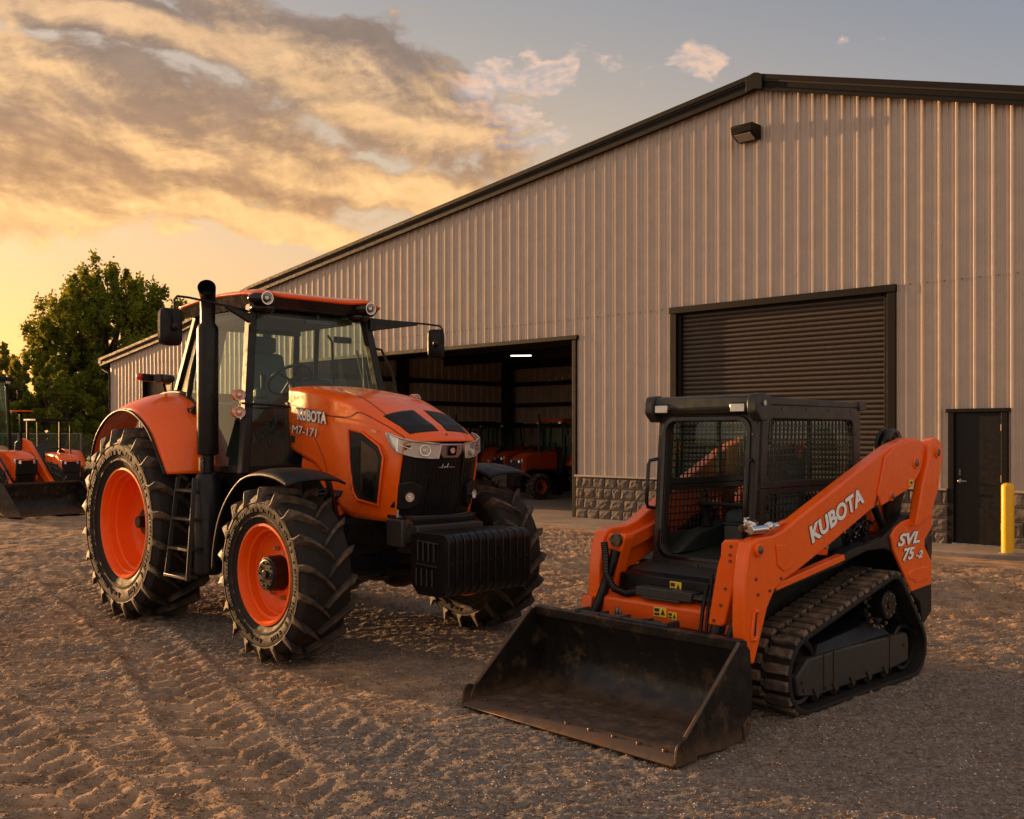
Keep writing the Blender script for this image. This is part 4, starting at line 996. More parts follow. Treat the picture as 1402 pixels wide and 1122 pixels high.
# cab
def cabw(z, sg=-1): return (.90 - (z - 1.42) / 1.40 * .20) if sg < 0 else (.68 - (z - 1.42) / 1.40 * .19)
A0 = (-.96, 1.40); A1 = (-1.18, 2.80)
def cp(x, z, sg, o=0): return Vector((x, sg * (cabw(z, sg) + o), z))
def ax(z): return A0[0] + (A1[0] - A0[0]) * (z - 1.40) / 1.40
for sg in (-1, 1):
    mb = MB(); mb.bar(cp(ax(1.36), 1.36, sg), cp(ax(2.83), 2.83, sg), .075, .085, (1, 0, 0)); mb.build('front_pillar', 'black_paint', tr, bevel=.012)
    mb = MB(); P_ = [cp(-2.13, 2.02, sg), cp(-2.12, 2.3, sg), cp(-2.04, 2.6, sg), cp(-1.98, 2.82, sg)]; mb.tube(P_, .026, 8); mb.build('door_pillar', 'black_plastic', tr)
    mb = MB(); mb.bar(cp(-2.50, 2.02, sg, -.06), cp(-2.28, 2.82, sg, -.06), .07, .07, (1, 0, 0)); mb.build('rear_pillar', 'black_paint', tr, bevel=.012)
    # glass
    mb = MB(); mb.add([cp(ax(1.42) - .03, 1.42, sg), cp(-1.95, 1.42, sg), cp(-2.13, 2.02, sg), cp(-1.98, 2.80, sg), cp(ax(2.8) - .03, 2.80, sg)], [(0, 1, 2, 3, 4)])
    dg_ = mb.build('door_glass', 'cab_glass', tr, smooth=0)
    mb = MB(); mb.add([cp(-2.15, 2.04, sg), cp(-2.46, 2.04, sg, -.05), cp(-2.26, 2.80, sg, -.05), cp(-2.0, 2.80, sg)], [(0, 1, 2, 3)]); mb.build('quarter_glass', 'cab_glass', tr, smooth=0)
    mb = MB(); mb.tube([cp(-1.88, 1.75, sg, -.03), cp(-1.86, 2.2, sg, .03), cp(-1.80, 2.62, sg, .03), cp(-1.79, 2.68, sg, -.02)], .012, 8)
    mb.build('door_rail', 'black_paint', dg_)
    mb = MB(); mb.bar(cp(-1.9, 1.40, sg), cp(-.98, 1.40, sg), .05, .06); mb.bar(cp(-2.0, 1.40, sg), cp(-2.2, 2.03, sg), .05, .05); mb.bar(cp(-2.18, 2.04, sg), cp(-2.5, 2.04, sg, -.05), .05, .05); mb.build('sill', 'black_paint', tr, bevel=.008)
mb = MB(); mb.add([(ax(1.44), -.86, 1.44), (ax(1.44), .66, 1.44), (ax(2.79), .48, 2.79), (ax(2.79), -.68, 2.79)], [(0, 1, 2, 3)]); ws = mb.build('windscreen', 'cab_glass', tr, smooth=0)
mb = MB(); mb.bar((ax(1.4), -.88, 1.40), (ax(1.4), .66, 1.40), .07, .09, (0, 0, 1)); mb.build('windscreen_sill', 'black_paint', tr, bevel=.01)
mb = MB(); mb.add([(-2.50, -.80, 2.04), (-2.50, .58, 2.04), (-2.28, .46, 2.80), (-2.28, -.66, 2.80)], [(3, 2, 1, 0)]); mb.build('rear_window', 'cab_glass', tr, smooth=0)
for y in (-.42, .12):
    mb = MB(); mb.bar((-2.49, y, 2.04), (-2.27, y * .9, 2.82), .10, .05, (1, 0, 0)); mb.build('rear_mullion', 'cab_lining', tr, bevel=.02)
mb = MB(); mb.bar((-2.48, -.8, 2.05), (-2.48, .58, 2.05), .08, .10); mb.bar((-2.29, -.68, 2.76), (-2.29, .48, 2.76), .07, .12); mb.build('rear_frame', 'black_paint', tr, bevel=.01)
mb = MB(); mb.prism([(-2.5, 2.03), (-2.0, 1.98), (-1.95, 1.40), (-.95, 1.40), (-.95, 1.10), (-1.3, .86), (-2.5, .9)], 'y', -.60, .60); mb.build('cab_floor', 'cab_green', tr, bevel=.01)
mb = MB(); mb.prism([(-2.5, 2.03), (-2.08, 2.0), (-1.95, 1.38), (-1.95, 1.0), (-2.5, 1.0)], 'y', -.79, -.60); mb.prism([(-2.5, 2.03), (-2.08, 2.0), (-1.95, 1.38), (-1.95, 1.0), (-2.5, 1.0)], 'y', .45, .62); mb.build('inner_wheel_arch', 'cab_green', tr, bevel=.02)
mb = MB(); mb.box(-1.95, -.98, -.88, -.60, 1.16, 1.37); mb.box(-1.95, -.98, .40, .68, 1.16, 1.37); mb.build('door_sill', 'black_paint', tr, bevel=.02)
# firewall between hood and cab
mb = MB(); mb.add([(-1.10, -.43, 1.38), (-1.10, .43, 1.38), (-1.14, .40, 1.98), (-1.15, .28, 2.11), (-1.15, 0, 2.155), (-1.15, -.28, 2.11), (-1.14, -.40, 1.98)] +
                  [(-1.04, -.43, 1.38), (-1.04, .43, 1.38), (-1.08, .40, 1.98), (-1.09, .28, 2.11), (-1.09, 0, 2.15), (-1.09, -.28, 2.11), (-1.08, -.40, 1.98)],
                  [tuple(range(7))[::-1], tuple(range(7, 14))] + [(i, (i + 1) % 7, (i + 1) % 7 + 7, i + 7) for i in range(7)]); mb.build('firewall', 'black_plastic', tr, bevel=.01)
# roof
def roof_z(x, y): 
    fr = max(0, (x + 1.35) / .38); yy = min(abs(y + .69), abs(y - .39))
    return 2.950 + .045 * math.sin(PI * min(1, max(0, (x + 2.45) / 1.5))) - .03 * (abs(y + .10) / .67) ** 4 - .030 * max(0, fr) ** 2 + .034 * math.exp(-(yy / .12) ** 2) * max(0, fr)
XR0, XR1 = -2.42, -.985
def roof_outline(y): return XR1 - .04 * (abs(y + .1) / .67) ** 2 + .050 * math.exp(-(min(abs(y + .69), abs(y - .39)) / .12) ** 2)
mb = MB()
def f(u, v):
    y = -.78 + 1.34 * v; x1 = roof_outline(y); x = XR0 + .02 + (x1 - XR0 - .02) * u
    z = roof_z(x, y)
    ed = max(abs(2 * u - 1) ** 14, abs(2 * v - 1) ** 14); return (x, y, z - .018 * ed)
mb.grid(f, 30, 40); rf = mb.build('roof', 'orange_paint', tr, smooth=50, solid=.026)
mb = MB()
def f2(u, v):
    y = -.765 + 1.31 * v; x1 = roof_outline(y) - .012; x = XR0 + .06 + (x1 - XR0 - .06) * u; return (x, y, roof_z(x, y) - .040)
mb.grid(f2, 30, 40)
def f3(u, v):
    y = -.72 + 1.22 * v; x1 = roof_outline(y) - .055; x = XR0 + .10 + (x1 - XR0 - .10) * u; return (x, y, 2.805)
mb.grid(f3, 30, 40)
n_ = 31 * 41
for (a, b_) in [((30, j), (30, j + 1)) for j in range(40)] + [((i, 0), (i + 1, 0)) for i in range(30)] + [((i, 40), (i + 1, 40)) for i in range(30)] + [((0, j), (0, j + 1)) for j in range(40)]:
    p = a[0] * 41 + a[1]; q_ = b_[0] * 41 + b_[1]; mb.f.append((p, q_, q_ + n_, p + n_))
mb.build('roof_liner', 'black_gloss', tr, smooth=50)
for sg in (-1, 1):
    yl = -.69 if sg < 0 else .39
    mb = MB(); mb.ell((-1.03, yl, 2.860), .085, .13, .062, 20, 12); pod = mb.build('roof_lamp_pod', 'black_gloss', tr)
    o = round_lamp(pod, (-.942, yl, 2.862), (1, 0, -.05), .054, 'chrome', .03, 'work_light')
    mb = MB(); mb.ell((-1.10, yl * .93, 2.79), .10, .11, .055, 18, 10); mb.build('roof_speaker', 'black_gloss', tr)
# beacons/marker lamps with amber backs on the right pillar
for z in (2.03, 1.885):
    mb = MB(); mb.ell((-.99, -.945, z), .06, .045, .052, 20, 12); am = mb.build('indicator', 'amber', tr)
    round_lamp(am, (-.935, -.955, z), (1, -.25, 0), .047, 'silver_trim', .02, 'marker_lamp')
mb = MB(); mb.tube([(-.94, -.93, 1.96), (-.97, -.6, 1.95), (-1.02, -.42, 1.94)], .010, 8); mb.build('lamp_bar', 'black_paint', tr)
mb = MB(); mb.ell((-.80, .78, 2.03), .055, .045, .05, 18, 10); am = mb.build('indicator', 'amber', tr); round_lamp(am, (-.748, .775, 2.03), (1, -.1, 0), .045, 'silver_trim', .02, 'marker_lamp')
mb = MB(); mb.tube([(-1.0, .62, 2.0), (-.84, .79, 2.03)], .014, 8); mb.tube([(-1.12, .54, 2.52), (-1.06, .60, 2.50), (-1.0, .68, 2.3), (-.98, .73, 2.05), (-.96, .72, 1.55)], .013, 8); mb.build('grab_rail', 'black_paint', tr)
# side lamp on the right wing
mb = MB(); mb.bar((-2.50, -.86, 2.10), (-2.50, -.90, 2.26), .03, .03); mb.bar((-2.5, -.88, 2.22), (-2.5, -1.10, 2.235), .075, .07); sl_ = mb.build('wing_lamp', 'black_plastic', tr, bevel=.014)
mb = MB(); mb.ell((-2.5, -1.115, 2.238), .035, .03, .036, 14, 8); mb.build('wing_lamp_lens', 'red_lens', sl_)
mb = MB(); mb.bar((-2.43, -.92, 2.225), (-2.38, -1.0, 2.225), .08, .075); mb.ell((-2.40, -.90, 2.22), .07, .08, .045, 14, 8); mb.build('wing_lamp_side', 'amber' if False else 'charcoal', sl_, bevel=.01)
# mirrors
def mirror(c, w_, h_, yaw, arm, name='mirror'):
    c = Vector(c); M_ = Matrix.Rotation(yaw, 3, 'Z'); mb = MB()
    def f(u, v):
        a = u * 2 * PI; ex = 5; ca, sa = math.cos(a), math.sin(a)
        X_ = w_ / 2 * abs(ca) ** (2 / ex) * (1 if ca > 0 else -1); Z_ = h_ / 2 * abs(sa) ** (2 / ex) * (1 if sa > 0 else -1)
        k = {0: 0.001, 1: .45, 2: .85, 3: 1.0, 4: 1.0, 5: .93, 6: .001}[round(v * 6)]; d = {0: .05, 1: .048, 2: .030, 3: .012, 4: -.02, 5: -.024, 6: -.024}[round(v * 6)]
        return tuple(c + M_ @ Vector((d, X_ * k, Z_ * k)))
    mb.grid(f, 40, 6); o = mb.build(name, 'black_plastic', tr, smooth=40)
    mb = MB(); mb.add([tuple(c + M_ @ Vector((-.0255, a * w_ * .44, b_ * h_ * .44))) for a, b_ in ((-1, -1), (1, -1), (1, 1), (-1, 1))], [(0, 1, 2, 3)]); mb.build('mirror_glass', 'chrome', o, smooth=0)
    mb = MB(); p = c + M_ @ Vector((.065, 0, 0)); mb.ell(tuple(p), .028, .032, .036, 14, 8); mb.build('ball_mount', 'black_paint', o)
    mb = MB(); mb.tube([tuple(p)] + arm, .010, 8); mb.build('mirror_arm', 'black_paint', o)
    return o
o = mirror((-1.06, -1.50, 2.565), .205, .30, R(8), [(-.99, -1.50, 2.62), (-.99, -1.50, 2.78), (-1.0, -1.47, 2.81), (-1.05, -1.35, 2.815), (-1.12, -1.0, 2.79), (-1.15, -.74, 2.76)])
mb = MB(); mb.bar((-1.13, -.98, 2.78), (-1.13, -.72, 2.69), .03, .02, (0, 0, 1), .05, .09); mb.box(-1.17, -1.10, -.76, -.70, 2.58, 2.76); mb.build('mirror_bracket', 'black_paint', o, bevel=.006)
o = mirror((-1.08, 1.29, 2.60), .17, .29, R(-42), [(-1.01, 1.31, 2.62), (-1.015, 1.32, 2.74), (-1.03, 1.30, 2.775), (-1.06, 1.16, 2.785), (-1.1, .90, 2.79)])
mb = MB(); mb.bar((-1.13, .54, 2.74), (-1.08, 1.05, 2.78), .03, .12, (0, 0, 1), .02, .03); mb.box(-1.17, -1.10, .50, .57, 2.68, 2.80); mb.build('mirror_bracket', 'black_paint', o, bevel=.006)
# exhaust
EX = (-1.36, -1.02)
mb = MB(); mb.lathe([(.50, .10), (.52, .118), (1.28, .122), (1.36, .09), (1.375, .055)], 32, (EX[0], EX[1], 0), 'z'); mb.lathe([(.50, .10), (.50, .001)], 32, (EX[0], EX[1], 0), 'z')
ex = mb.build('exhaust_canister', 'black_paint', tr)
mb = MB(); mb.lathe([(1.36, .052), (1.52, .052), (1.525, .086), (1.54, .090), (2.60, .090), (2.625, .084), (2.65, .066)], 32, (EX[0], EX[1], 0), 'z'); mb.build('exhaust_muffler', 'black_paint', tr, smooth=30)
d = Vector((.72, -.62, .30)).normalized(); P_ = []; p0 = Vector((EX[0], EX[1], 2.64))
P_ = [p0, p0 + V(0, 0, .12), p0 + V(.003, -.002, .19), p0 + V(.022, -.014, .245), p0 + V(.058, -.036, .285), p0 + V(.10, -.062, .305)]
mb = MB(); mb.tube([tuple(p) for p in P_], [.062, .062, .064, .068, .073, .076], 24, cap=False); mb.tube([tuple(P_[-1]), tuple(P_[-2]), tuple(P_[-3])], [.069, .064, .060], 24, cap=False); mb.build('exhaust_outlet', 'black_paint', tr, smooth=60)
mb = MB(); mb.cyl(tuple(P_[-3]), tuple(P_[-3] + (P_[-2] - P_[-3]) * .2), .057, 20); mb.build('exhaust_bore', 'ink', tr)
mb = MB(); mb.box(EX[0] + .0, EX[0] + .03, EX[1] - .085, EX[1] - .055, 1.39, 1.50)
for k in range(7): mb.box(EX[0] - .02 + .01 * k, EX[0] - .014 + .01 * k, EX[1] - .07, EX[1] - .06, 1.40 + .012 * k, 1.42 + .012 * k)
mb.build('exhaust_clamp', 'steel', tr)
# fuel tank and ladder
mb = MB(); mb.prism([(-1.60, 1.33), (-1.0, 1.30), (-.86, 1.05), (-.86, .62), (-1.0, .50), (-1.62, .52)], 'y', -.88, -.35); mb.prism([(-1.60, 1.33), (-1.0, 1.30), (-.86, 1.05), (-.86, .62), (-1.0, .50), (-1.62, .52)], 'y', .35, .95); mb.build('fuel_tank', 'black_plastic', tr, bevel=.05, seg=3)
mb = MB()
for (xa, xb) in ((-1.62, -1.60), (-1.32, -1.20)): mb.bar((xa, -1.16, 1.33), (xb, -1.28, .48), .014, .04, (0, 1, 0))
for i, z in enumerate((1.22, .98, .73, .50)):
    f_ = (1.33 - z) / .85; y = -1.16 - .12 * f_
    mb.box(-1.62, -1.32 + .10 * f_, y - .02, y + .10, z - .012, z + .012)
mb.build('ladder', 'charcoal', tr, bevel=.004)
# interior
mb = MB(); mb.box(-2.02, -1.58, -.25, .25, 1.80, 1.93); st = mb.build('seat', 'seat_fabric', tr, bevel=.05, seg=3)
mb = MB(); mb.hexa([(-2.12, -.25, 1.9), (-2.0, -.25, 1.9), (-2.0, .25, 1.9), (-2.12, .25, 1.9), (-2.22, -.20, 2.50), (-2.12, -.20, 2.50), (-2.12, .20, 2.50), (-2.22, .20, 2.50)]); mb.build('seat_back', 'seat_fabric', tr, bevel=.05, seg=3)
mb = MB(); mb.box(-2.22, -2.13, -.12, .12, 2.50, 2.66); mb.build('headrest', 'seat_fabric', tr, bevel=.03, seg=3)
mb = MB(); mb.box(-1.95, -1.5, -.48, -.30, 1.8, 2.03); mb.box(-1.6, -1.5, -.46, -.34, 2.02, 2.12); mb.box(-1.9, -1.75, .3, .42, 1.8, 2.02); mb.build('armrest_console', 'cab_green', tr, bevel=.03, seg=3)
mb = MB(); mb.prism([(-1.42, 2.0), (-1.20, 2.16), (-1.14, 2.12), (-1.16, 1.45), (-1.36, 1.45)], 'y', -.20, .20); mb.build('dashboard', 'cab_green', tr, bevel=.03, seg=3)
mb = MB(); c = Vector((-1.42, -.17, 2.20)); nn = Vector((-.62, 0, .78)).normalized(); q_ = nn.to_track_quat('Z', 'Y').to_matrix()
mb.tube([tuple(c + q_ @ Vector((.205 * math.cos(a), .205 * math.sin(a), 0))) for a in np.linspace(0, 2 * PI, 33)], .015, 8, cap=False)
for a in (.5, 2.6, 4.7): mb.tube([tuple(c), tuple(c + q_ @ Vector((.195 * math.cos(a), .195 * math.sin(a), 0)))], .012, 6)
mb.tube([tuple(c), (-1.28, -.12, 2.02)], .03, 8); mb.build('steering_wheel', 'black_plastic', tr)
mb = MB(); mb.tube([(-1.55, -.38, 2.05), (-1.50, -.40, 2.24)], [.014, .026], 8); mb.tube([(-1.2, .5, 1.5), (-1.22, .52, 2.1)], .012, 6); mb.tube([(-1.2, .52, 2.1), (-1.25, .45, 2.5)], .01, 6); mb.build('levers', 'black_plastic', tr)
mb = MB(); mb.box(-1.24, -1.20, -.14, .14, 2.70, 2.75); mb.box(-1.23, -1.215, -.02, .02, 2.74, 2.80); mb.build('interior_mirror', 'black_gloss', tr, bevel=.01)
mb = MB(); mb.ell((-1.19, -.05, 2.14), .07, .20, .075, 20, 10); mb.build('dash_cowl', 'black_plastic', tr)
mb = MB(); mb.box(-1.30, -1.28, .22, .42, 2.56, 2.62); mb.build('monitor', 'black_plastic', tr, bevel=.01)
mb = MB(); mb.tube([(-1.0, .40, 1.47), (-1.07, .50, 2.0), (-1.11, .46, 2.35)], .008, 6); mb.bar((-1.08, .42, 2.1), (-1.14, .44, 2.5), .012); mb.build('wiper', 'black_paint', tr)
mb = MB(); mb.box(-2.3, -1.3, -.62, .44, 2.74, 2.79); mb.build('headliner', 'cab_lining', tr, bevel=.01)
# rear hitch hint
mb = MB(); mb.bar((-2.9, -.35, .6), (-3.5, -.40, .55), .05, .09); mb.bar((-2.9, .35, .6), (-3.5, .40, .55), .05, .09); mb.build('lift_arm', 'black_paint', tr, bevel=.01)
# small fittings
mb = MB(); mb.box(-1.90, -1.84, -.905, -.885, 1.88, 1.96); mb.tube([(-1.90, -.92, 1.90), (-1.90, -.935, 1.93), (-1.78, -.93, 1.95)], .009, 8); mb.build('door_handle', 'black_gloss', tr, bevel=.004)
for z in (1.62, 2.52):
    mb = MB(); p = cp(ax(z) - .03, z, -1, .012); mb.cyl((p.x, p.y, p.z - .04), (p.x, p.y, p.z + .04), .014, 10); mb.build('door_hinge', 'black_gloss', tr)
for sg in (-1, 1):
    for i in range(5):
        p = hood(.06 + i * .055, sg * .80, .004); mb = MB(); mb.ell((p.x, p.y, p.z), .005, .004, .005, 8, 6); mb.build('panel_clip', 'bolt', tr)
mb = MB(); p = hood(.965, 0, .004); mb.ell(tuple(p), .010, .010, .005, 10, 6); mb.build('hood_catch', 'ink', tr)
mb = MB(); mb.box(-1.02, -.985, -.905, -.90, 1.20, 1.30); s_ = mb.build('warning_sticker', 'sticker_yellow', tr); 
for (x, y) in ((-1.25, -.735), (-1.55, -.745), (-1.85, -.745)):
    mb = MB(); mb.ell((x, y - .02, 2.935), .010, .008, .010, 8, 6); mb.build('roof_bolt', 'bolt', tr)
# ------------------------------------------------------------ compact track loader (x forward towards camera left, y its left side)
SK_O = Vector((1.70, 7.22, 0)); SK_A = R(-136.5)
sk = thing('track_loader', 'orange and black compact track loader with its wide steel bucket lowered in front', 'track loader', tuple(SK_O), SK_A)
def hull_loop(circs, n=14):
    """outer belt round circles given counter-clockwise (x,z,r)"""
    pts = []; m_ = len(circs); tang = []
    for i in range(m_):
        a = circs[i]; b_ = circs[(i + 1) % m_]; dx_, dz_ = b_[0] - a[0], b_[1] - a[1]; L = math.hypot(dx_, dz_)
        th = math.atan2(dz_, dx_) - math.acos((a[2] - b_[2]) / L); tang.append(th)
    for i in range(m_):
        t0 = tang[i - 1]; t1 = tang[i]
        while t1 < t0: t1 += 2 * PI
        for k in range(n + 1):
            t_ = t0 + (t1 - t0) * k / n; pts.append((circs[i][0] + circs[i][2] * math.cos(t_), circs[i][1] + circs[i][2] * math.sin(t_)))
    return pts
def resample(pts, step):
    P_ = pts + [pts[0]]; d = [0]
    for a, b_ in zip(P_, P_[1:]): d.append(d[-1] + math.hypot(b_[0] - a[0], b_[1] - a[1]))
    n = max(3, round(d[-1] / step)); out = []; j = 0
    for i in range(n):
        s_ = d[-1] * i / n
        while d[j + 1] < s_: j += 1
        f_ = (s_ - d[j]) / max(1e-9, d[j + 1] - d[j]); out.append((P_[j][0] + (P_[j + 1][0] - P_[j][0]) * f_, P_[j][1] + (P_[j + 1][1] - P_[j][1]) * f_))
    nr = []
    for i in range(n):
        a, b_ = out[i - 1], out[(i + 1) % n]; tx, tz = b_[0] - a[0], b_[1] - a[1]; l = math.hypot(tx, tz); nr.append((tz / l, -tx / l))
    return out, nr
CIR = [(-.70, .215, .185), (.665, .255, .225), (-.42, .545, .19)]
def track(sg):
    y0, y1 = sg * .50, sg * .84
    base, nr = resample(hull_loop(CIR, 12), .03); n = len(base)
    mb = MB(); T_ = .034; vs = []
    for (x, z), (nx_, nz_) in zip(base, nr):
        o = T_ * .55
        vs += [(x - nx_ * .012, y0, z - nz_ * .012), (x + nx_ * o, y0, z + nz_ * o), (x + nx_ * o, y1, z + nz_ * o), (x + nx_ * (o - .012), y1 + sg * .006, z + nz_ * (o - .012)), (x - nx_ * .012, y1, z - nz_ * .012)]
    fs = [(i * 5 + j, ((i + 1) % n) * 5 + j, ((i + 1) % n) * 5 + (j + 1) % 5, i * 5 + (j + 1) % 5) for i in range(n) for j in range(5)]
    mb.add(vs, fs); tk = mb.build('rubber_track', 'rubber', sk, smooth=50)
    pads, pn = resample(hull_loop(CIR, 12), .088); m_ = len(pads); mb = MB()
    o0, o1 = T_ * .5, T_ * .5 + .026
    def block(i, ya, yb, sh, lw, tp, w2):
        (x, z), (nx_, nz_) = pads[i % m_], pn[i % m_]; tx, tz = -nz_, nx_
        q = []
        for o, k in ((o0, 1), (o1, tp)):
            for (sx_, yy) in ((-1, ya), (1, ya), (1, yb), (-1, yb)):
                ww = lw * k * (w2 if yy == yb else 1); yk = yy + (-.006 if k < 1 else 0) * (1 if yy == max(ya, yb) else -1)
                q.append((x + tx * (sx_ * ww + sh) + nx_ * o, yk, z + tz * (sx_ * ww + sh) + nz_ * o))
        mb.hexa(q)
    for i in range(m_):
        block(i, sg * .685, sg * .838, .0, .033, .86, .95)
        block(i, sg * .655, sg * .502, .040, .033, .86, .95)
        (x, z), (nx_, nz_) = pads[i], pn[i]; tx, tz = -nz_, nx_
        mb.hexa([(x + tx * a_ + nx_ * o, sg * yy, z + tz * a_ + nz_ * o) for o in (o0, o1 - .008) for (a_, yy) in ((-.012, .655), (.03, .655), (.012, .69), (-.03, .69))])
    mb.build('track_lugs', 'rubber_worn', tk, smooth=0, bevel=.004, fix=True)
    mb = MB()      # drive lugs inside
    g, gn = resample(hull_loop(CIR, 12), .055)
    for (x, z), (nx_, nz_) in zip(g, gn):
        mb.bar((x - nx_ * .012, sg * .655, z - nz_ * .012), (x - nx_ * .045, sg * .655, z - nz_ * .045), .02, .05, (0, 1, 0))
        mb.bar((x - nx_ * .012, sg * .70, z - nz_ * .012), (x - nx_ * .045, sg * .70, z - nz_ * .045), .02, .03, (0, 1, 0))
    mb.build('guide_lugs', 'rubber', tk, smooth=0)
    # frame
    mb = MB(); mb.prism([(.74, .24), (.60, .33), (.10, .335), (-.70, .32), (-.73, .28), (-.73, .12), (-.5, .10), (.5, .085), (.72, .12)], 'y', sg * .55, sg * .79); uf = mb.build('track_frame', 'charcoal', sk, bevel=.012)
    mb = MB(); mb.hexa([(.50, sg * .77, .33), (-.50, sg * .77, .33), (-.50, sg * .52, .33), (.50, sg * .52, .33), (.36, sg * .70, .375), (-.42, sg * .70, .445), (-.42, sg * .52, .47), (.36, sg * .52, .40)]); mb.build('frame_cover', 'black_paint', uf, bevel=.01)
    for x in (.42, .30, -.45): mb = MB(); mb.box(x, x + .006, sg * .785, sg * .797, .10, .33); mb.build('frame_seam', 'bolt', uf)
    for x, z in ((.68, .20), (.66, .15), (.40, .12), (-.66, .24)): mb = MB(); mb.cyl((x, sg * .79, z), (x, sg * .802, z), .012, 8); mb.build('frame_bolt', 'bolt', uf)
    for x in (.47, .24, .02, -.20, -.43):
        mb = MB(); mb.cyl((x, sg * .60, .115), (x, sg * .765, .115), .082, 24, .074); mb.cyl((x, sg * .765, .115), (x, sg * .785, .115), .035, 14); rl = mb.build('roller', 'black_paint', sk, bevel=.006)
        mb = MB(); mb.cyl((x + .05, sg * .785, .10), (x + .05, sg * .806, .10), .016, 8); mb.bar((x + .05, sg * .795, .10), (x + .08, sg * .795, .14), .012); mb.build('roller_bolt', 'bolt', rl)
    for (x, z, r_) in ((.665, .255, .205), (-.70, .215, .165)):
        mb = MB(); mb.lathe([(sg * .56, r_), (sg * .76, r_), (sg * .77, r_ * .93), (sg * .765, r_ * .82), (sg * .72, r_ * .78), (sg * .72, r_ * .3), (sg * .76, r_ * .25), (sg * .76, .001)], 36, (x, 0, z)); mb.build('idler', 'black_paint', sk)
    mb = MB(); c = (-.42, 0, .545)
    mb.lathe([(sg * .60, .15), (sg * .70, .155), (sg * .715, .14), (sg * .70, .12), (sg * .70, .10), (sg * .795, .098), (sg * .805, .090), (sg * .805, .03), (sg * .812, .028), (sg * .812, .001)], 40, c); sp_ = mb.build('sprocket', 'black_paint', sk)
    mb = MB()
    for i in range(18):
        a = i * PI / 9; x = c[0] + .163 * math.cos(a); z = c[2] + .163 * math.sin(a); mb.cyl((x, sg * .60, z), (x, sg * .735, z), .013, 8); mb.cyl((x, sg * .735, z), (x, sg * .745, z), .008, 8)
    for i in range(8):
        a = i * PI / 4; x = c[0] + .072 * math.cos(a); z = c[2] + .072 * math.sin(a); mb.cyl((x, sg * .80, z), (x, sg * .812, z), .007, 6)
    mb.build('sprocket_pins', 'steel', sp_)
track(1); track(-1)
# hull
mb = MB(); mb.prism([(.82, .30), (.90, .55), (.78, .80), (.20, .86), (-.60, .98), (-1.02, .95), (-1.04, .40), (-.85, .28)], 'y', -.49, .49); mb.build('hull', 'black_paint', sk, bevel=.02)
for sg in (-1, 1):
    mb = MB(); e_ = 1 if sg > 0 else .55; mb.prism([(.99 * e_, .825 + .06 * (1 - e_)), (.18, .935), (.17, .895), (.97 * e_, .785 + .06 * (1 - e_))], 'y', sg * .74, sg * .80); mb.build('side_strip', 'orange_paint', sk, bevel=.006)
    mb = MB(); mb.prism([(1.0 * e_, .79 + .06 * (1 - e_)), (.18, .90), (.0, .95), (-.47, 1.03), (-.55, 1.0), (-.47, .97), (.0, .90), (.18, .86), (.98 * e_, .76 + .06 * (1 - e_))], 'y', sg * .48, sg * .775); mb.build('track_fender', 'black_paint', sk, bevel=.008)
    # black quarter and orange model panel at the rear
    mb = MB(); mb.prism([(.18, .935), (.0, .965), (-.30, .99), (-.47, 1.05), (-.60, 1.12), (-1.08, 1.16), (-1.10, 1.15), (-1.10, .42), (-.95, .33), (-.90, .50), (-.72, .62), (-.60, .80), (-.52, .885), (-.38, .925), (-.15, .93), (.18, .875)], 'y', sg * .70, sg * .79); qp = mb.build('rear_quarter', 'black_plastic', sk, bevel=.012)
    mb = MB(); mb.prism([(-.44, 1.01), (-.50, 1.06), (-.60, 1.095), (-.66, 1.105), (-1.07, 1.135), (-1.065, 1.03), (-.955, .95), (-.95, .90), (-1.06, .79), (-1.055, .62), (-.74, .60), (-.57, .80), (-.47, .92)], 'y', sg * .785, sg * .806); op = mb.build('model_panel', 'orange_paint', sk, bevel=.007)
    mb = MB(); mb.prism([(-.68, .735), (-.78, .76), (-1.0, .755), (-1.0, .66), (-.80, .655), (-.76, .68), (-.70, .69)], 'y', sg * .80, sg * .812); mb.build('panel_emboss', 'orange_paint', op, bevel=.009)
    mb = MB(); mb.box(-1.09, -1.0, sg * .785 - .008, sg * .785 + .012, .83, .98); mb.build('side_vent', 'black_gloss', qp, bevel=.008)
mb = MB(); mb.box(-1.10, -.70, -.70, .70, .42, 1.13); mb.build('engine_door', 'black_plastic', sk, bevel=.05, seg=3)
text('model_lettering', 'SVL', 'white_letter', sk, (-.525, .808, .930), (-1, 0, .02), (0, 0, 1), .085, .335, .004, .035, .30, outline=.03)
text('model_lettering', '75', 'white_letter', sk, (-.595, .808, .825), (-1, 0, .02), (0, 0, 1), .086, .185, .004, .035, .30, outline=.03)
text('model_lettering', '-2', 'white_letter', sk, (-.795, .808, .828), (-1, 0, .02), (0, 0, 1), .052, .11, .004, .03, .30, outline=.03)
# lift arms
ARM = [(1.235, .40), (1.165, .55), (1.10, .70), (1.02, .80), (.92, .845), (.78, .885), (.38, 1.02), (-.12, 1.20), (-.25, 1.235), (-.60, 1.30), (-.73, 1.34), (-.85, 1.44), (-.92, 1.60), (-.88, 1.655), (-.78, 1.675), (-.66, 1.675), (-.40, 1.62), (-.17, 1.54), (.30, 1.37), (.82, 1.18), (.92, 1.14), (1.04, 1.115), (1.20, 1.11), (1.27, 1.085), (1.295, 1.03), (1.33, .86), (1.335, .62), (1.315, .42)]
def arm(sg, ya, yb, dx_=0, cut=0):
    Q = [(x + (dx_ * max(0, min(1, (x + .9) / 1.9))), z - (.045 if sg < 0 else 0) * max(0, min(1, (x) / 1.0))) for x, z in ARM]
    mb = MB(); mb.prism(Q, 'y', sg * ya, sg * yb); a = mb.build('lift_arm', 'orange_paint', sk, bevel=.012, seg=3)
    return a
la = arm(1, .735, .82); ra = arm(-1, .50, .60, -.27)
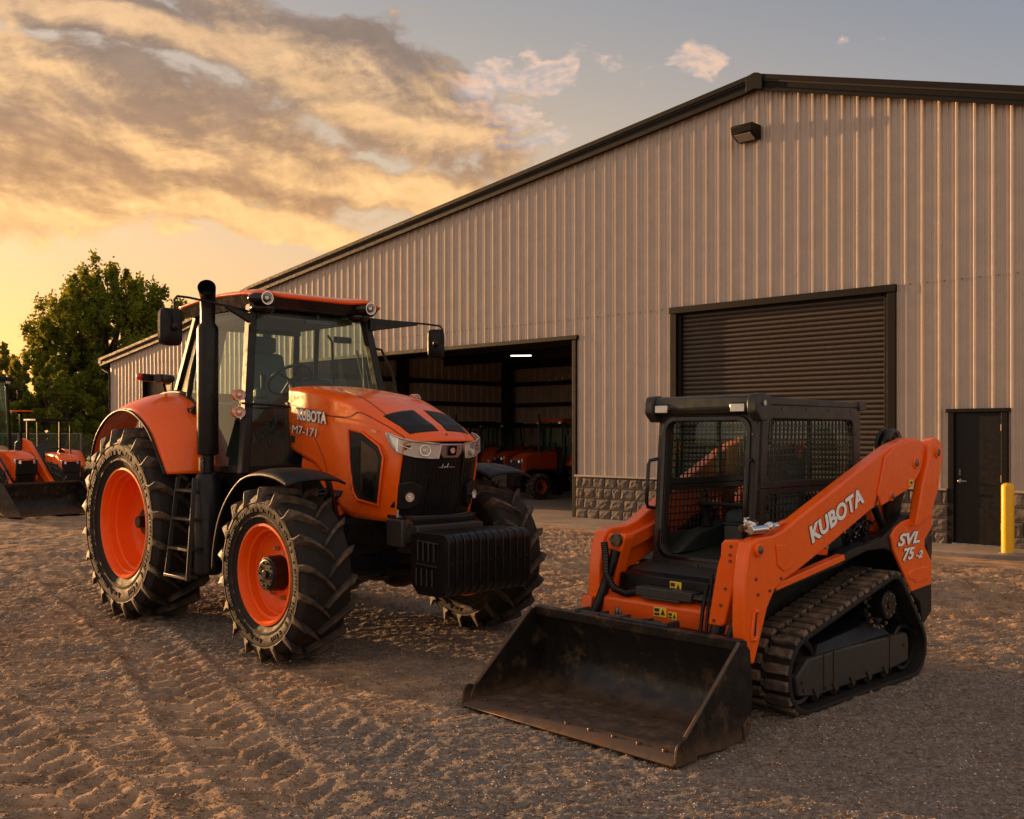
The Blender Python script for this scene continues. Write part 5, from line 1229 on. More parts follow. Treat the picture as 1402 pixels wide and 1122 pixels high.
# raised rear plate, recesses and embosses on the left arm
mb = MB(); mb.prism([(-.20, 1.30), (-.25, 1.225), (-.62, 1.315), (-.72, 1.355), (-.835, 1.45), (-.90, 1.60), (-.86, 1.645), (-.78, 1.662), (-.66, 1.662), (-.40, 1.605), (-.30, 1.55)], 'y', .82, .832); mb.build('arm_rear_plate', 'orange_paint', la, bevel=.006)
mb = MB(); mb.prism([(1.02, 1.06), (.90, 1.05), (.84, 1.0), (.82, .94), (.86, .91), (.94, .90), (1.0, .94)], 'y', .82, .828); mb.build('arm_emboss', 'orange_paint', la, bevel=.007, seg=3)
mb = MB(); mb.tube([(1.245, .824, .70), (1.215, .824, .70), (1.20, .824, .685), (1.215, .824, .56), (1.235, .824, .54), (1.27, .824, .545), (1.265, .824, .58), (1.245, .824, .70)], .011, 8); sl_ = mb.build('arm_slot', 'orange_paint', la)
mb = MB(); mb.prism([(1.24, .69), (1.215, .685), (1.225, .565), (1.258, .56)], 'y', .815, .8225); mb.build('slot_shadow', 'ink', sl_)
mb = MB(); mb.tube([(-.17, .826, 1.215), (-.25, .826, 1.36), (-.30, .826, 1.52)], .004, 6); mb.build('arm_seam', 'black_paint', la)
for (x, z, r_) in ((1.205, 1.045, .032), (-.745, 1.50, .036), (-.385, 1.285, .028)):
    mb = MB(); mb.lathe([(.81, r_ * 1.25), (.836, r_ * 1.2), (.842, r_ * 1.0), (.842, r_ * .75)], 28, (x, 0, z)); p_ = mb.build('pin_boss', 'orange_paint', la)
    mb = MB(); mb.lathe([(.838, r_ * .78), (.846, r_ * .72), (.850, r_ * .35), (.850, .001)], 20, (x, 0, z)); mb.build('pin', 'bolt', p_)
for (x, z) in ((1.22, .88), (1.20, .79), (1.08, .80), (.96, .86)):
    mb = MB(); mb.cyl((x, .818, z), (x, .828, z), .009, 8); mb.build('arm_bolt', 'bolt', la)
mb = MB(); mb.box(-.705, -.645, .832, .835, 1.345, 1.385); stc = mb.build('warning_sticker', 'sticker_yellow', la)
mb = MB(); mb.box(-.69, -.66, .835, .837, 1.355, 1.375); mb.build('sticker_print', 'ink', stc)
text('name_lettering', 'KUBOTA', 'white_letter', la, (.615, .822, 1.035), (-.64, 0, .222), (.222, 0, .64), .112, .685, .003, .04, outline=.03)
text('name_lettering', 'KUBOTA', 'white_letter', ra, (-.10, -.602, 1.25), (.64, 0, -.222), (.222, 0, .64), .10, .66, .005, .03)
# rear links and towers
for sg, yy in ((1, .86), (-1, .66)):
    mb = MB(); mb.prism([(-.90, 1.62), (-.96, 1.668), (-1.04, 1.675), (-1.11, 1.63), (-1.125, 1.56), (-1.06, 1.32), (-.93, 1.12), (-.70, 1.06), (-.80, 1.34), (-.89, 1.52)], 'y', sg * (yy - .07), sg * yy); lk = mb.build('rear_link', 'orange_paint', sk, bevel=.012)
    mb = MB(); mb.lathe([(sg * (yy - .01), .040), (sg * (yy + .014), .038), (sg * (yy + .014), .026)], 28, (-1.02, 0, 1.57)); p_ = mb.build('link_boss', 'orange_paint', lk)
    mb = MB(); mb.lathe([(sg * (yy + .010), .027), (sg * (yy + .020), .022), (sg * (yy + .020), .001)], 20, (-1.02, 0, 1.57)); mb.build('link_pin', 'bolt', p_)
    y2 = sg * (.68 if sg > 0 else .48)
    mb = MB()
    for k in (0, .055):
        mb.prism([(-.55, 1.52), (-.58, 1.66), (-.64, 1.725), (-.72, 1.745), (-.80, 1.72), (-.86, 1.65), (-.88, 1.3), (-.75, 1.0), (-.62, 1.0), (-.62, 1.3)], 'y', y2 - sg * k - sg * .012, y2 - sg * k + sg * .012)
    tw = mb.build('tower_plate', 'black_paint', sk, bevel=.005)
    mb = MB(); mb.lathe([(y2 + sg * .012, .075), (y2 + sg * .02, .065), (y2 + sg * .02, .05), (y2 + sg * .012, .045), (y2 + sg * .012, .02), (y2 + sg * .03, .018), (y2 + sg * .03, .001)], 28, (-.715, 0, 1.665)); mb.build('tower_disc', 'charcoal', tw)
    mb = MB(); mb.tube([(-.36, sg * .70, 1.26), (-.60, sg * .70, .98)], .028, 12); mb.tube([(-.30, sg * .68, 1.22), (.10, sg * .60, .95)], .022, 10); mb.build('lift_cylinder', 'black_paint', sk)
    mb = MB(); mb.prism([(.30, .93), (.21, .92), (.19, 1.05), (.22, 1.12), (.27, 1.10)], 'y', sg * .66, sg * .70); ob_ = mb.build('arm_stop', 'orange_paint', sk, bevel=.008)
    mb = MB(); mb.cyl((.25, sg * .70, .985), (.25, sg * .718, .985), .018, 12); mb.build('stop_bolt', 'steel', ob_)
    mb = MB(); mb.prism([(-.45, 1.30), (-.50, 1.0), (-.70, 1.0), (-.64, 1.32)], 'y', sg * .60, sg * .64); mb.build('inner_web', 'orange_dusty', sk, bevel=.006)
for sg in (1, -1):
    mb = MB(); mb.prism([(.16, .93), (.13, 1.02), (.06, 1.07), (-.02, 1.04), (-.06, .95)], 'y', sg * .62, sg * .66)
    for k in range(10):
        a = rng.random(4); x = .05 - .5 * a[0]; z = .98 + .13 * a[1]; r_ = .018 + .03 * a[2]; mb.cyl((x, sg * .50, z), (x, sg * (.60 + .05 * a[3]), z), r_, 12)
    for k in range(6):
        a = rng.random(3); mb.tube([(.1 - .1 * k, sg * .60, .97), (.05 - .1 * k, sg * .65, 1.05 + .08 * a[0]), (-.08 - .1 * k, sg * .63, 1.08 + .05 * a[1]), (-.14 - .1 * k, sg * .6, .98)], .011, 7)
    mb.box(-.45, .12, sg * .48, sg * .60, .93, 1.05)
    mb.build('hydraulic_valves', 'black_paint', sk, bevel=.003)
mb = MB()
for sg in (1, -1):
    for k in range(14):
        a = rng.random(3); x = .1 - .55 * a[0]; z = .96 + .16 * a[1]; mb.cyl((x, sg * .655, z), (x, sg * .668, z), .006 + .005 * a[2], 8)
mb.build('valve_fittings', 'steel', sk)

# cab (ROPS)
def rr(x0, x1, z0, z1, r_, n=7):
    P_ = []
    for cx, cz, a0 in ((x1 - r_, z1 - r_, 0), (x0 + r_, z1 - r_, 90), (x0 + r_, z0 + r_, 180), (x1 - r_, z0 + r_, 270)):
        for k in range(n): a = R(a0 + 90 * k / (n - 1)); P_.append((cx + r_ * math.cos(a), cz + r_ * math.sin(a)))
    return P_
def ring(mb, outer, inner, mapf, t0, t1):
    n = len(outer)
    vs = [mapf(p, t0) for p in outer] + [mapf(p, t0) for p in inner] + [mapf(p, t1) for p in outer] + [mapf(p, t1) for p in inner]
    fs = []
    for i in range(n):
        j = (i + 1) % n; fs += [(i, j, n + j, n + i), (2 * n + i, 3 * n + i, 3 * n + j, 2 * n + j), (i, 2 * n + i, 2 * n + j, j), (n + i, n + j, 3 * n + j, 3 * n + i)]
    mb.add(vs, fs)
HW = .425; HR = .375
def fx(z): return .575 + (1.9 - z) * .075            # front plane leans
for sg in (-1, 1):
    def my(p, t_, sg=sg):
        x, z = p
        if x > 0: x = x + (fx(z) - .575)             # the front edge follows the lean
        return (x, sg * ((HW if sg > 0 else HR) + t_), z)
    mb = MB(); ring(mb, rr(-.73, .565, 1.35, 1.915, .06), rr(-.635, .45, 1.395, 1.80, .055), my, -.035, 0)
    ring(mb, rr(-.69, .565, .80, 1.349, .02), rr(-.50, .46, 1.02, 1.31, .05), my, -.035, 0)
    sf = mb.build('cab_side_frame', 'rops_black', sk, bevel=.008)
    mb = MB()
    x = -.61
    while x < .44: mb.bar(my((x, 1.39), -.018), my((x, 1.81), -.018), .0085); x += .0475
    z = 1.42
    while z < 1.80: mb.bar(my((-.64, z), -.014), my((.455, z), -.014), .0085); z += .0475
    x = -.48
    while x < .46: mb.bar(my((x, 1.02), -.018), my((x, 1.315), -.018), .0085); x += .0475
    z = 1.05
    while z < 1.31: mb.bar(my((-.5, z), -.014), my((.47, z), -.014), .0085); z += .0475
    mb.build('window_guard', 'mesh_black', sf, smooth=0)
    mb = MB(); mb.add([my((-.63, 1.40), -.03), my((.45, 1.40), -.03), my((.45, 1.79), -.03), my((-.63, 1.79), -.03)], [(0, 1, 2, 3)]); mb.build('side_window', 'cab_glass', sf, smooth=0)
    mb = MB(); mb.bar(my((-.08, 1.4), -.03), my((-.08, 1.8), -.03), .025, .02); mb.build('window_divider', 'mesh_black', sf)
    mb = MB()
    for x, z in ((.52, 1.86), (.3, 1.865), (0, 1.865), (-.3, 1.865), (-.6, 1.865), (.51, 1.6), (.52, 1.42), (.51, 1.36), (.515, 1.2), (.51, 1.08), (.3, 1.35), (.0, 1.35), (-.3, 1.35), (-.68, 1.5), (-.68, 1.7)): mb = MB(); mb.cyl(my((x, z), -.002), my((x, z), .005), .008, 8); mb.build('frame_bolt', 'bolt', sf)
def mx(p, t_): y, z = p; return (fx(z) + t_, y, z)
mb = MB(); ring(mb, rr(-HR, HW, .78, 1.90, .05), rr(-.30, .345, .885, 1.79, .08), mx, -.06, .0); ff = mb.build('cab_front_frame', 'rops_black', sk, bevel=.01)
mb = MB(); ring(mb, rr(-.33, .375, .86, 1.82, .09), rr(-.30, .345, .885, 1.79, .08), mx, -.001, .014); mb.build('door_surround', 'black_gloss', ff, bevel=.004)
mb = MB()
for y, z in ((-.35, .84), (-.345, .90), (-.35, .95), (0, .83), (-.2, .83), (.2, .83), (.39, 1.7), (-.345, 1.7)): mb = MB(); mb.cyl(mx((y, z), 0), mx((y, z), .008), .009, 8); mb.build('frame_bolt', 'bolt', ff)
for y, z0, z1 in ((-.405, 1.19, 1.53), (.385, 1.03, 1.54)):
    mb = MB(); mb.tube([mx((y + (.03 if y < 0 else 0), z0), -.01), mx((y, z0 + .01), .04), mx((y, z0 + .04), .055), mx((y, z1 - .04), .055), mx((y, z1 - .01), .04), mx((y + (.03 if y < 0 else 0), z1), -.01)], .013, 10); mb.build('grab_handle', 'black_gloss', ff)
mb = MB(); mb.prism([(.64, 1.945), (-.70, 1.93), (-.74, 1.915), (-.74, 1.885), (.50, 1.885), (.66, 1.90)], 'y', -.38, .43); mb.build('cab_roof', 'rops_black', sk, bevel=.012)
mb = MB(); mb.prism([(.655, 1.945), (.60, 1.955), (.48, 1.95), (.48, 1.90), (.56, 1.835), (.635, 1.83), (.665, 1.87)], 'y', -.405, .455)
vi = mb.build('visor', 'rops_black', sk, bevel=.012)
for sg in (-1, 1):
    mb = MB(); mb.prism([(.685, 1.90), (.66, 1.955), (.60, 1.965), (.52, 1.95), (.50, 1.86), (.55, 1.79), (.62, 1.78), (.68, 1.84)], 'y', (.40 if sg > 0 else -.425), (.475 if sg > 0 else -.35)); mb.build('visor_cheek', 'rops_black', vi, bevel=.01)
    mb = MB(); mb.cyl((.60, (.474 if sg > 0 else -.424), 1.90), (.60, (.486 if sg > 0 else -.436), 1.90), .018, 12); mb.build('visor_bolt', 'steel', vi)
    yl = .325 if sg > 0 else -.285
    mb = MB(); mb.box(.645, .672, yl - .065, yl + .065, 1.835, 1.905); wlm = mb.build('work_light', 'black_gloss', vi, bevel=.01)
    mb = MB(); mb.box(.670, .676, yl - .052, yl + .052, 1.845, 1.895); mb.build('light_reflector', 'headlight_inner', wlm, bevel=.008)
    mb = MB(); mb.box(.677, .681, yl - .050, yl + .050, 1.847, 1.893); mb.build('light_glass', 'lens_glass', wlm, bevel=.004)
# rear frame of the cab
mb = MB(); ring(mb, rr(-HR, HW, 1.0, 1.91, .05), rr(-.30, .34, 1.25, 1.80, .06), lambda p, t_: (-.71 + t_, p[0], p[1]), -.03, 0)
rfm = mb.build('cab_rear_frame', 'rops_black', sk, bevel=.008)
mb = MB(); mb.add([(-.72, -.30, 1.25), (-.72, .34, 1.25), (-.72, .34, 1.8), (-.72, -.30, 1.8)], [(0, 1, 2, 3)]); mb.build('rear_window', 'cab_glass', rfm, smooth=0)
mb = MB(); mb.cyl((-.72, .40, 1.91), (-.80, .40, 1.91), .03, 14); mb.box(-.80, -.70, .36, .44, 1.87, 1.94); mb.build('rear_bracket', 'rops_black', sk, bevel=.008)
# inside the cab
mb = MB(); mb.prism([(.60, .80), (.60, .86), (.1, .90), (-.60, .98), (-.60, .80)], 'y', -.36, .40); mb.build('cab_floor', 'cab_green', sk)
mb = MB(); mb.prism([(.55, .88), (.30, 1.02), (-.25, 1.10), (-.25, .88)], 'y', -.36, -.24); mb.prism([(.40, .88), (.25, 1.06), (-.25, 1.10), (-.25, .88)], 'y', .26, .40); mb.build('side_console', 'cab_green', sk, bevel=.02)
mb = MB(); mb.box(.02, .32, -.02, .26, .87, 1.075); mb.box(.06, .28, -.06, .24, 1.075, 1.09); mb.build('foot_box', 'cab_green', sk, bevel=.025, seg=3)
mb = MB(); mb.box(-.30, .08, -.20, .20, 1.02, 1.16); mb.build('seat', 'seat_fabric', sk, bevel=.05, seg=3)
mb = MB(); mb.hexa([(-.36, -.21, 1.12), (-.26, -.21, 1.12), (-.26, .21, 1.12), (-.36, .21, 1.12), (-.46, -.17, 1.62), (-.36, -.17, 1.62), (-.36, .17, 1.62), (-.46, .17, 1.62)]); mb.build('seat_back', 'seat_fabric', sk, bevel=.04, seg=3)
for y in (-.28, .28):
    mb = MB(); mb.tube([(.16, y, 1.05), (.17, y, 1.13), (.20, y, 1.20), (.18, y, 1.26)], [.045, .03, .028, .022], 10); mb.ell((.18, y, 1.27), .03, .025, .04, 12, 8); mb.build('joystick', 'black_plastic', sk)
mb = MB(); mb.tube([(.20, -.24, 1.20), (.34, -.22, 1.22), (.34, .22, 1.22), (.20, .24, 1.20)], .016, 8); mb.build('safety_bar', 'black_plastic', sk)
# front lower body: black step, deck, cross member
mb = MB(); mb.prism([(.98, .78), (.72, .80), (.70, .70), (.98, .67)], 'y', -.40, .40); stp = mb.build('front_step', 'black_paint', sk, bevel=.008)
mb = MB(); mb.prism([(.86, .79), (.70, .825), (.64, .825), (.64, .74)], 'y', -.41, .41); mb.build('step_ledge', 'charcoal', stp, bevel=.006)
def sticker(par, x, y0, y1, z0, z1):
    mb = MB(); mb.box(x, x + .004, y0, y1, z0, z1); s_ = mb.build('warning_sticker', 'sticker_yellow', par, bevel=.001)
    mb = MB(); w_ = (y1 - y0); h_ = z1 - z0
    mb.box(x + .004, x + .006, y0 + w_ * .08, y0 + w_ * .46, z0 + h_ * .50, z0 + h_ * .86); mb.box(x + .004, x + .006, y0 + w_ * .08, y0 + w_ * .46, z0 + h_ * .12, z0 + h_ * .38)
    mb.prism([(y0 + w_ * .56, z0 + h_ * .2), (y0 + w_ * .92, z0 + h_ * .2), (y0 + w_ * .74, z0 + h_ * .85)], 'x', x + .004, x + .006); mb.build('sticker_print', 'ink', s_)
sticker(stp, .981, .03, .12, .70, .765)
mb = MB(); mb.prism([(1.10, .50), (1.11, .625), (1.06, .655), (.98, .66), (.98, .50)], 'y', -.47, .52); cm = mb.build('cross_member', 'orange_dusty', sk, bevel=.012)
sticker(cm, 1.108, .0, .10, .555, .615); sticker(cm, 1.108, .115, .18, .55, .595)
mb = MB(); mb.box(1.0, 1.10, -.16, .28, .665, .725); mb.box(1.08, 1.12, -.10, .2, .655, .67); hb = mb.build('hydraulic_block', 'charcoal', sk, bevel=.012)
mb = MB(); mb.cyl((1.06, .28, .69), (1.06, .42, .685), .025, 14); mb.cyl((1.06, .33, .69), (1.06, .36, .69), .034, 14); mb.build('block_rod', 'black_gloss', hb)
mb = MB(); mb.tube([(1.08, -.44, .98), (1.10, -.41, .90), (1.11, -.40, .78), (1.10, -.34, .69), (1.09, -.24, .665), (1.06, -.15, .69)], .021, 10); ho = mb.build('hydraulic_hose', 'hose', sk, smooth=60)
mb = MB(); P_ = [Vector(p) for p in ((1.08, -.44, .98), (1.10, -.41, .90), (1.11, -.40, .78), (1.10, -.34, .69), (1.09, -.24, .665), (1.06, -.15, .69))]
for a, b_ in zip(P_, P_[1:]):
    for k in range(6):
        c = a.lerp(b_, k / 6); d = (b_ - a).normalized(); mb.tube([tuple(c), tuple(c + d * .008)], .025, 10)
mb.build('hose_wrap', 'black_gloss', ho)
mb = MB(); mb.tube([(1.12, .42, .80), (1.14, .40, .66), (1.20, .42, .50), (1.24, .43, .44)], .012, 8); mb.tube([(1.10, .44, .86), (1.13, .43, .66), (1.18, .45, .50)], .010, 8); mb.build('hose', 'hose', sk)
# front arm covers and tilt cylinders
def cover(pts, xc, name='arm_cover'):
    mb = MB(); mb.prism(pts, 'x', xc - .10, xc); return mb.build(name, 'orange_paint', sk, bevel=.010, seg=3)
CL = [(.475, .575), (.575, .575), (.60, .60), (.665, .86), (.68, .92), (.71, 1.06), (.70, 1.09), (.59, 1.085), (.57, 1.06), (.565, .99), (.54, .92)]
c1_ = cover(CL, 1.20)
CRr = [(-.555, .575), (-.45, .575), (-.425, .60), (-.375, .83), (-.345, .92), (-.31, 1.015), (-.32, 1.04), (-.455, 1.035), (-.475, 1.01), (-.50, .86)]
c2_ = cover(CRr, 1.02)
for par, L in ((c1_, [(1.202, .64, 1.05), (1.202, .635, 1.0), (1.202, .635, .965), (1.202, .60, .80), (1.202, .57, .70), (1.202, .52, .605)]), (c2_, [(1.022, -.44, 1.0), (1.022, -.44, .93), (1.022, -.47, .80), (1.022, -.48, .72), (1.022, -.515, .61)])):
    for p in L:
        mb = MB(); mb.cyl((p[0] - .004, p[1], p[2]), (p[0] + .006, p[1], p[2]), .009, 8); mb.build('cover_bolt', 'bolt', par)
mb = MB(); mb.tube([(1.12, .705, 1.0), (1.15, .69, .72), (1.22, .60, .40)], .032, 16); mb.tube([(1.14, .52, .60), (1.20, .50, .36)], .045, 16); mb.build('tilt_cylinder', 'black_paint', sk)
mb = MB(); mb.tube([(1.03, -.38, .93), (1.08, -.43, .70), (1.16, -.50, .42)], .034, 16); mb.tube([(1.0, -.50, .60), (1.12, -.52, .36)], .045, 16); mb.build('tilt_cylinder', 'black_paint', sk)
mb = MB(); mb.lathe([(1.02, .045), (1.05, .043), (1.05, .030), (1.045, .028), (1.045, .001)], 24, (0, -.375, 1.0), 'x'); mb.build('arm_pivot', 'bolt', c2_)
mb = MB(); mb.prism([(.95, .98), (.40, 1.12), (.40, 1.03), (.95, .88)], 'y', -.50, -.43); mb.build('arm_inner_plate', 'orange_dusty', sk, bevel=.008)
for sg, xc, yc in ((-1, 1.02, -.56),):   # arm feet down to the bucket mount
    mb = MB(); mb.prism([(xc - .05, .60), (xc + .10, .62), (xc + .14, .30), (xc + .02, .26)], 'y', yc - .05, yc + .04); mb.build('arm_foot', 'orange_dusty', sk, bevel=.01)
# auxiliary coupler on top of the left arm
mb = MB(); zc_ = 1.145
mb.cyl((1.20, .76, zc_ + .02), (1.06, .70, zc_ + .03), .030, 16); mb.cyl((1.17, .745, zc_ + .022), (1.14, .733, zc_ + .024), .038, 8); mb.cyl((1.08, .80, zc_ + .02), (.98, .80, zc_ + .022), .022, 14); mb.cyl((1.23, .79, zc_ + .01), (1.10, .80, zc_ + .012), .024, 14)
mb.ell((1.13, .77, zc_ + .005), .06, .05, .025, 16, 10); mb.cyl((1.06, .80, zc_ + .02), (1.03, .80, zc_ + .02), .030, 6); mb.cyl((1.15, .72, zc_ + .03), (1.15, .70, zc_ + .055), .015, 10); mb.tube([(1.14, .70, zc_ + .05), (1.12, .68, zc_ + .065), (1.08, .68, zc_ + .065)], .008, 8)
cpn = mb.build('hydraulic_coupler', 'chrome', sk, bevel=.003)
mb = MB(); mb.cyl((1.25, .73, zc_ + .02), (1.20, .745, zc_ + .02), .012, 10); mb.cyl((1.235, .735, zc_ + .02), (1.228, .737, zc_ + .02), .02, 10); mb.build('coupler_knob', 'worn_steel', cpn)
mb = MB(); mb.tube([(.98, .80, zc_ + .022), (.93, .79, zc_ + .03), (.85, .77, zc_ + .035)], .014, 8); mb.build('coupler_hose', 'orange_dusty', cpn)

# bucket
BW = .84; BR = .765
prof_in = [(1.37, .505), (1.335, .44), (1.305, .36), (1.295, .27), (1.30, .19), (1.335, .12), (1.385, .078), (1.45, .055), (1.97, .030)]
prof_out = [(1.36, .520), (1.315, .45), (1.285, .36), (1.275, .26), (1.28, .175), (1.32, .10), (1.375, .055), (1.45, .022), (1.97, .008)]
mb = MB(); mb.prism(prof_in + prof_out[::-1], 'y', -BR, BW); bk = mb.build('bucket', 'bucket_steel', sk, bevel=.003, smooth=50); bk.location.x = .145; bk.scale.x = .92
mb = MB(); mb.prism([(1.90, .035), (1.90, .048), (2.02, .038), (2.055, .010), (2.045, .0), (1.90, .004)], 'y', -BR - .012, BW + .02); ce = mb.build('cutting_edge', 'worn_steel', bk, bevel=.003)
mb = MB(); mb.prism([(1.50, .051), (1.50, .058), (1.885, .041), (1.885, .034)], 'y', -BR + .012, BW - .012); mb.build('floor_plate', 'floor_wear', bk)
for i in range(9):
    y = -BR + .10 + i * (BR + BW - .2) / 8; mb = MB(); mb.cyl((1.955, y, .04), (1.955, y, .055), .016, 8); mb.build('edge_bolt', 'worn_steel', ce, bevel=.002)
for sg in (-1, 1):
    BX = BW if sg > 0 else BR
    mb = MB(); mb.prism([(1.99, .03), (1.98, .075), (1.95, .12), (1.92, .135), (1.40, .545), (1.345, .55), (1.29, .50), (1.265, .26), (1.28, .12), (1.36, .02), (1.55, .0)], 'y', sg * BX, sg * (BX + .018)); sp_ = mb.build('side_plate', 'bucket_steel', bk, bevel=.004)
    mb = MB(); mb.tube([(1.93, sg * (BX + .009), .13), (1.40, sg * (BX + .009), .553)], .010, 8); mb.build('plate_rim', 'worn_steel', sp_)
    mb = MB(); Q = [(2.04, .005), (2.04, .05)] + [(1.975 + .06 * math.cos(R(a)), .075 + .055 * math.sin(R(a))) for a in range(10, 171, 20)] + [(1.86, .05), (1.84, .005)]
    mb.prism(Q, 'y', sg * (BX + .018), sg * (BX + .034)); t_ = mb.build('side_cutter', 'bucket_steel', sp_, bevel=.003)
    mb = MB(); mb.cyl((1.98, sg * (BX + .03), .085), (1.98, sg * (BX + .042), .085), .009, 8); mb.cyl((1.97, sg * (BX + .03), .06), (1.97, sg * (BX + .042), .06), .009, 8); mb.build('cutter_bolts', 'worn_steel', t_)
    mb = MB(); mb.prism([(1.33, .03), (1.29, .12), (1.32, .14), (1.38, .10), (1.37, .02)], 'y', sg * (BX + .018), sg * (BX + .03)); mb.cyl((1.335, sg * (BX + .028), .11), (1.335, sg * (BX + .04), .11), .013, 10); mb.build('heel_plate', 'worn_steel', sp_, bevel=.002)
mb = MB(); mb.prism([(1.375, .50), (1.30, .475), (1.285, .545), (1.335, .565), (1.38, .56)], 'y', -BR + .002, BW - .002); mb.build('top_rail', 'bucket_steel', bk, bevel=.006)
mb = MB(); mb.prism([(1.335, .556), (1.20, .50), (1.20, .53), (1.315, .575)], 'y', -.42, .30); mb.box(1.20, 1.34, -.43, -.405, .46, .58); mb.box(1.20, 1.34, .285, .31, .46, .58)
for y in (-.24, -.06, .12): mb.box(1.22, 1.33, y, y + .008, .535, .578)
mb.build('coupler_plate', 'charcoal', bk, bevel=.004)
mb = MB(); mb.box(1.10, 1.28, -.55, .66, .12, .50); mb.build('quick_hitch', 'black_paint', bk, bevel=.01)
mb = MB(); mb.ell((1.16, .05, .52), .05, .13, .035, 14, 8); mb.build('hitch_casting', 'worn_steel', bk)
mb = MB(); mb.cyl((1.18, -.20, .52), (1.18, -.20, .60), .016, 8); mb.cyl((1.18, -.17, .52), (1.18, -.17, .58), .012, 8); mb.box(1.16, 1.20, -.22, -.16, .52, .55); mb.build('hitch_fitting', 'steel', bk)
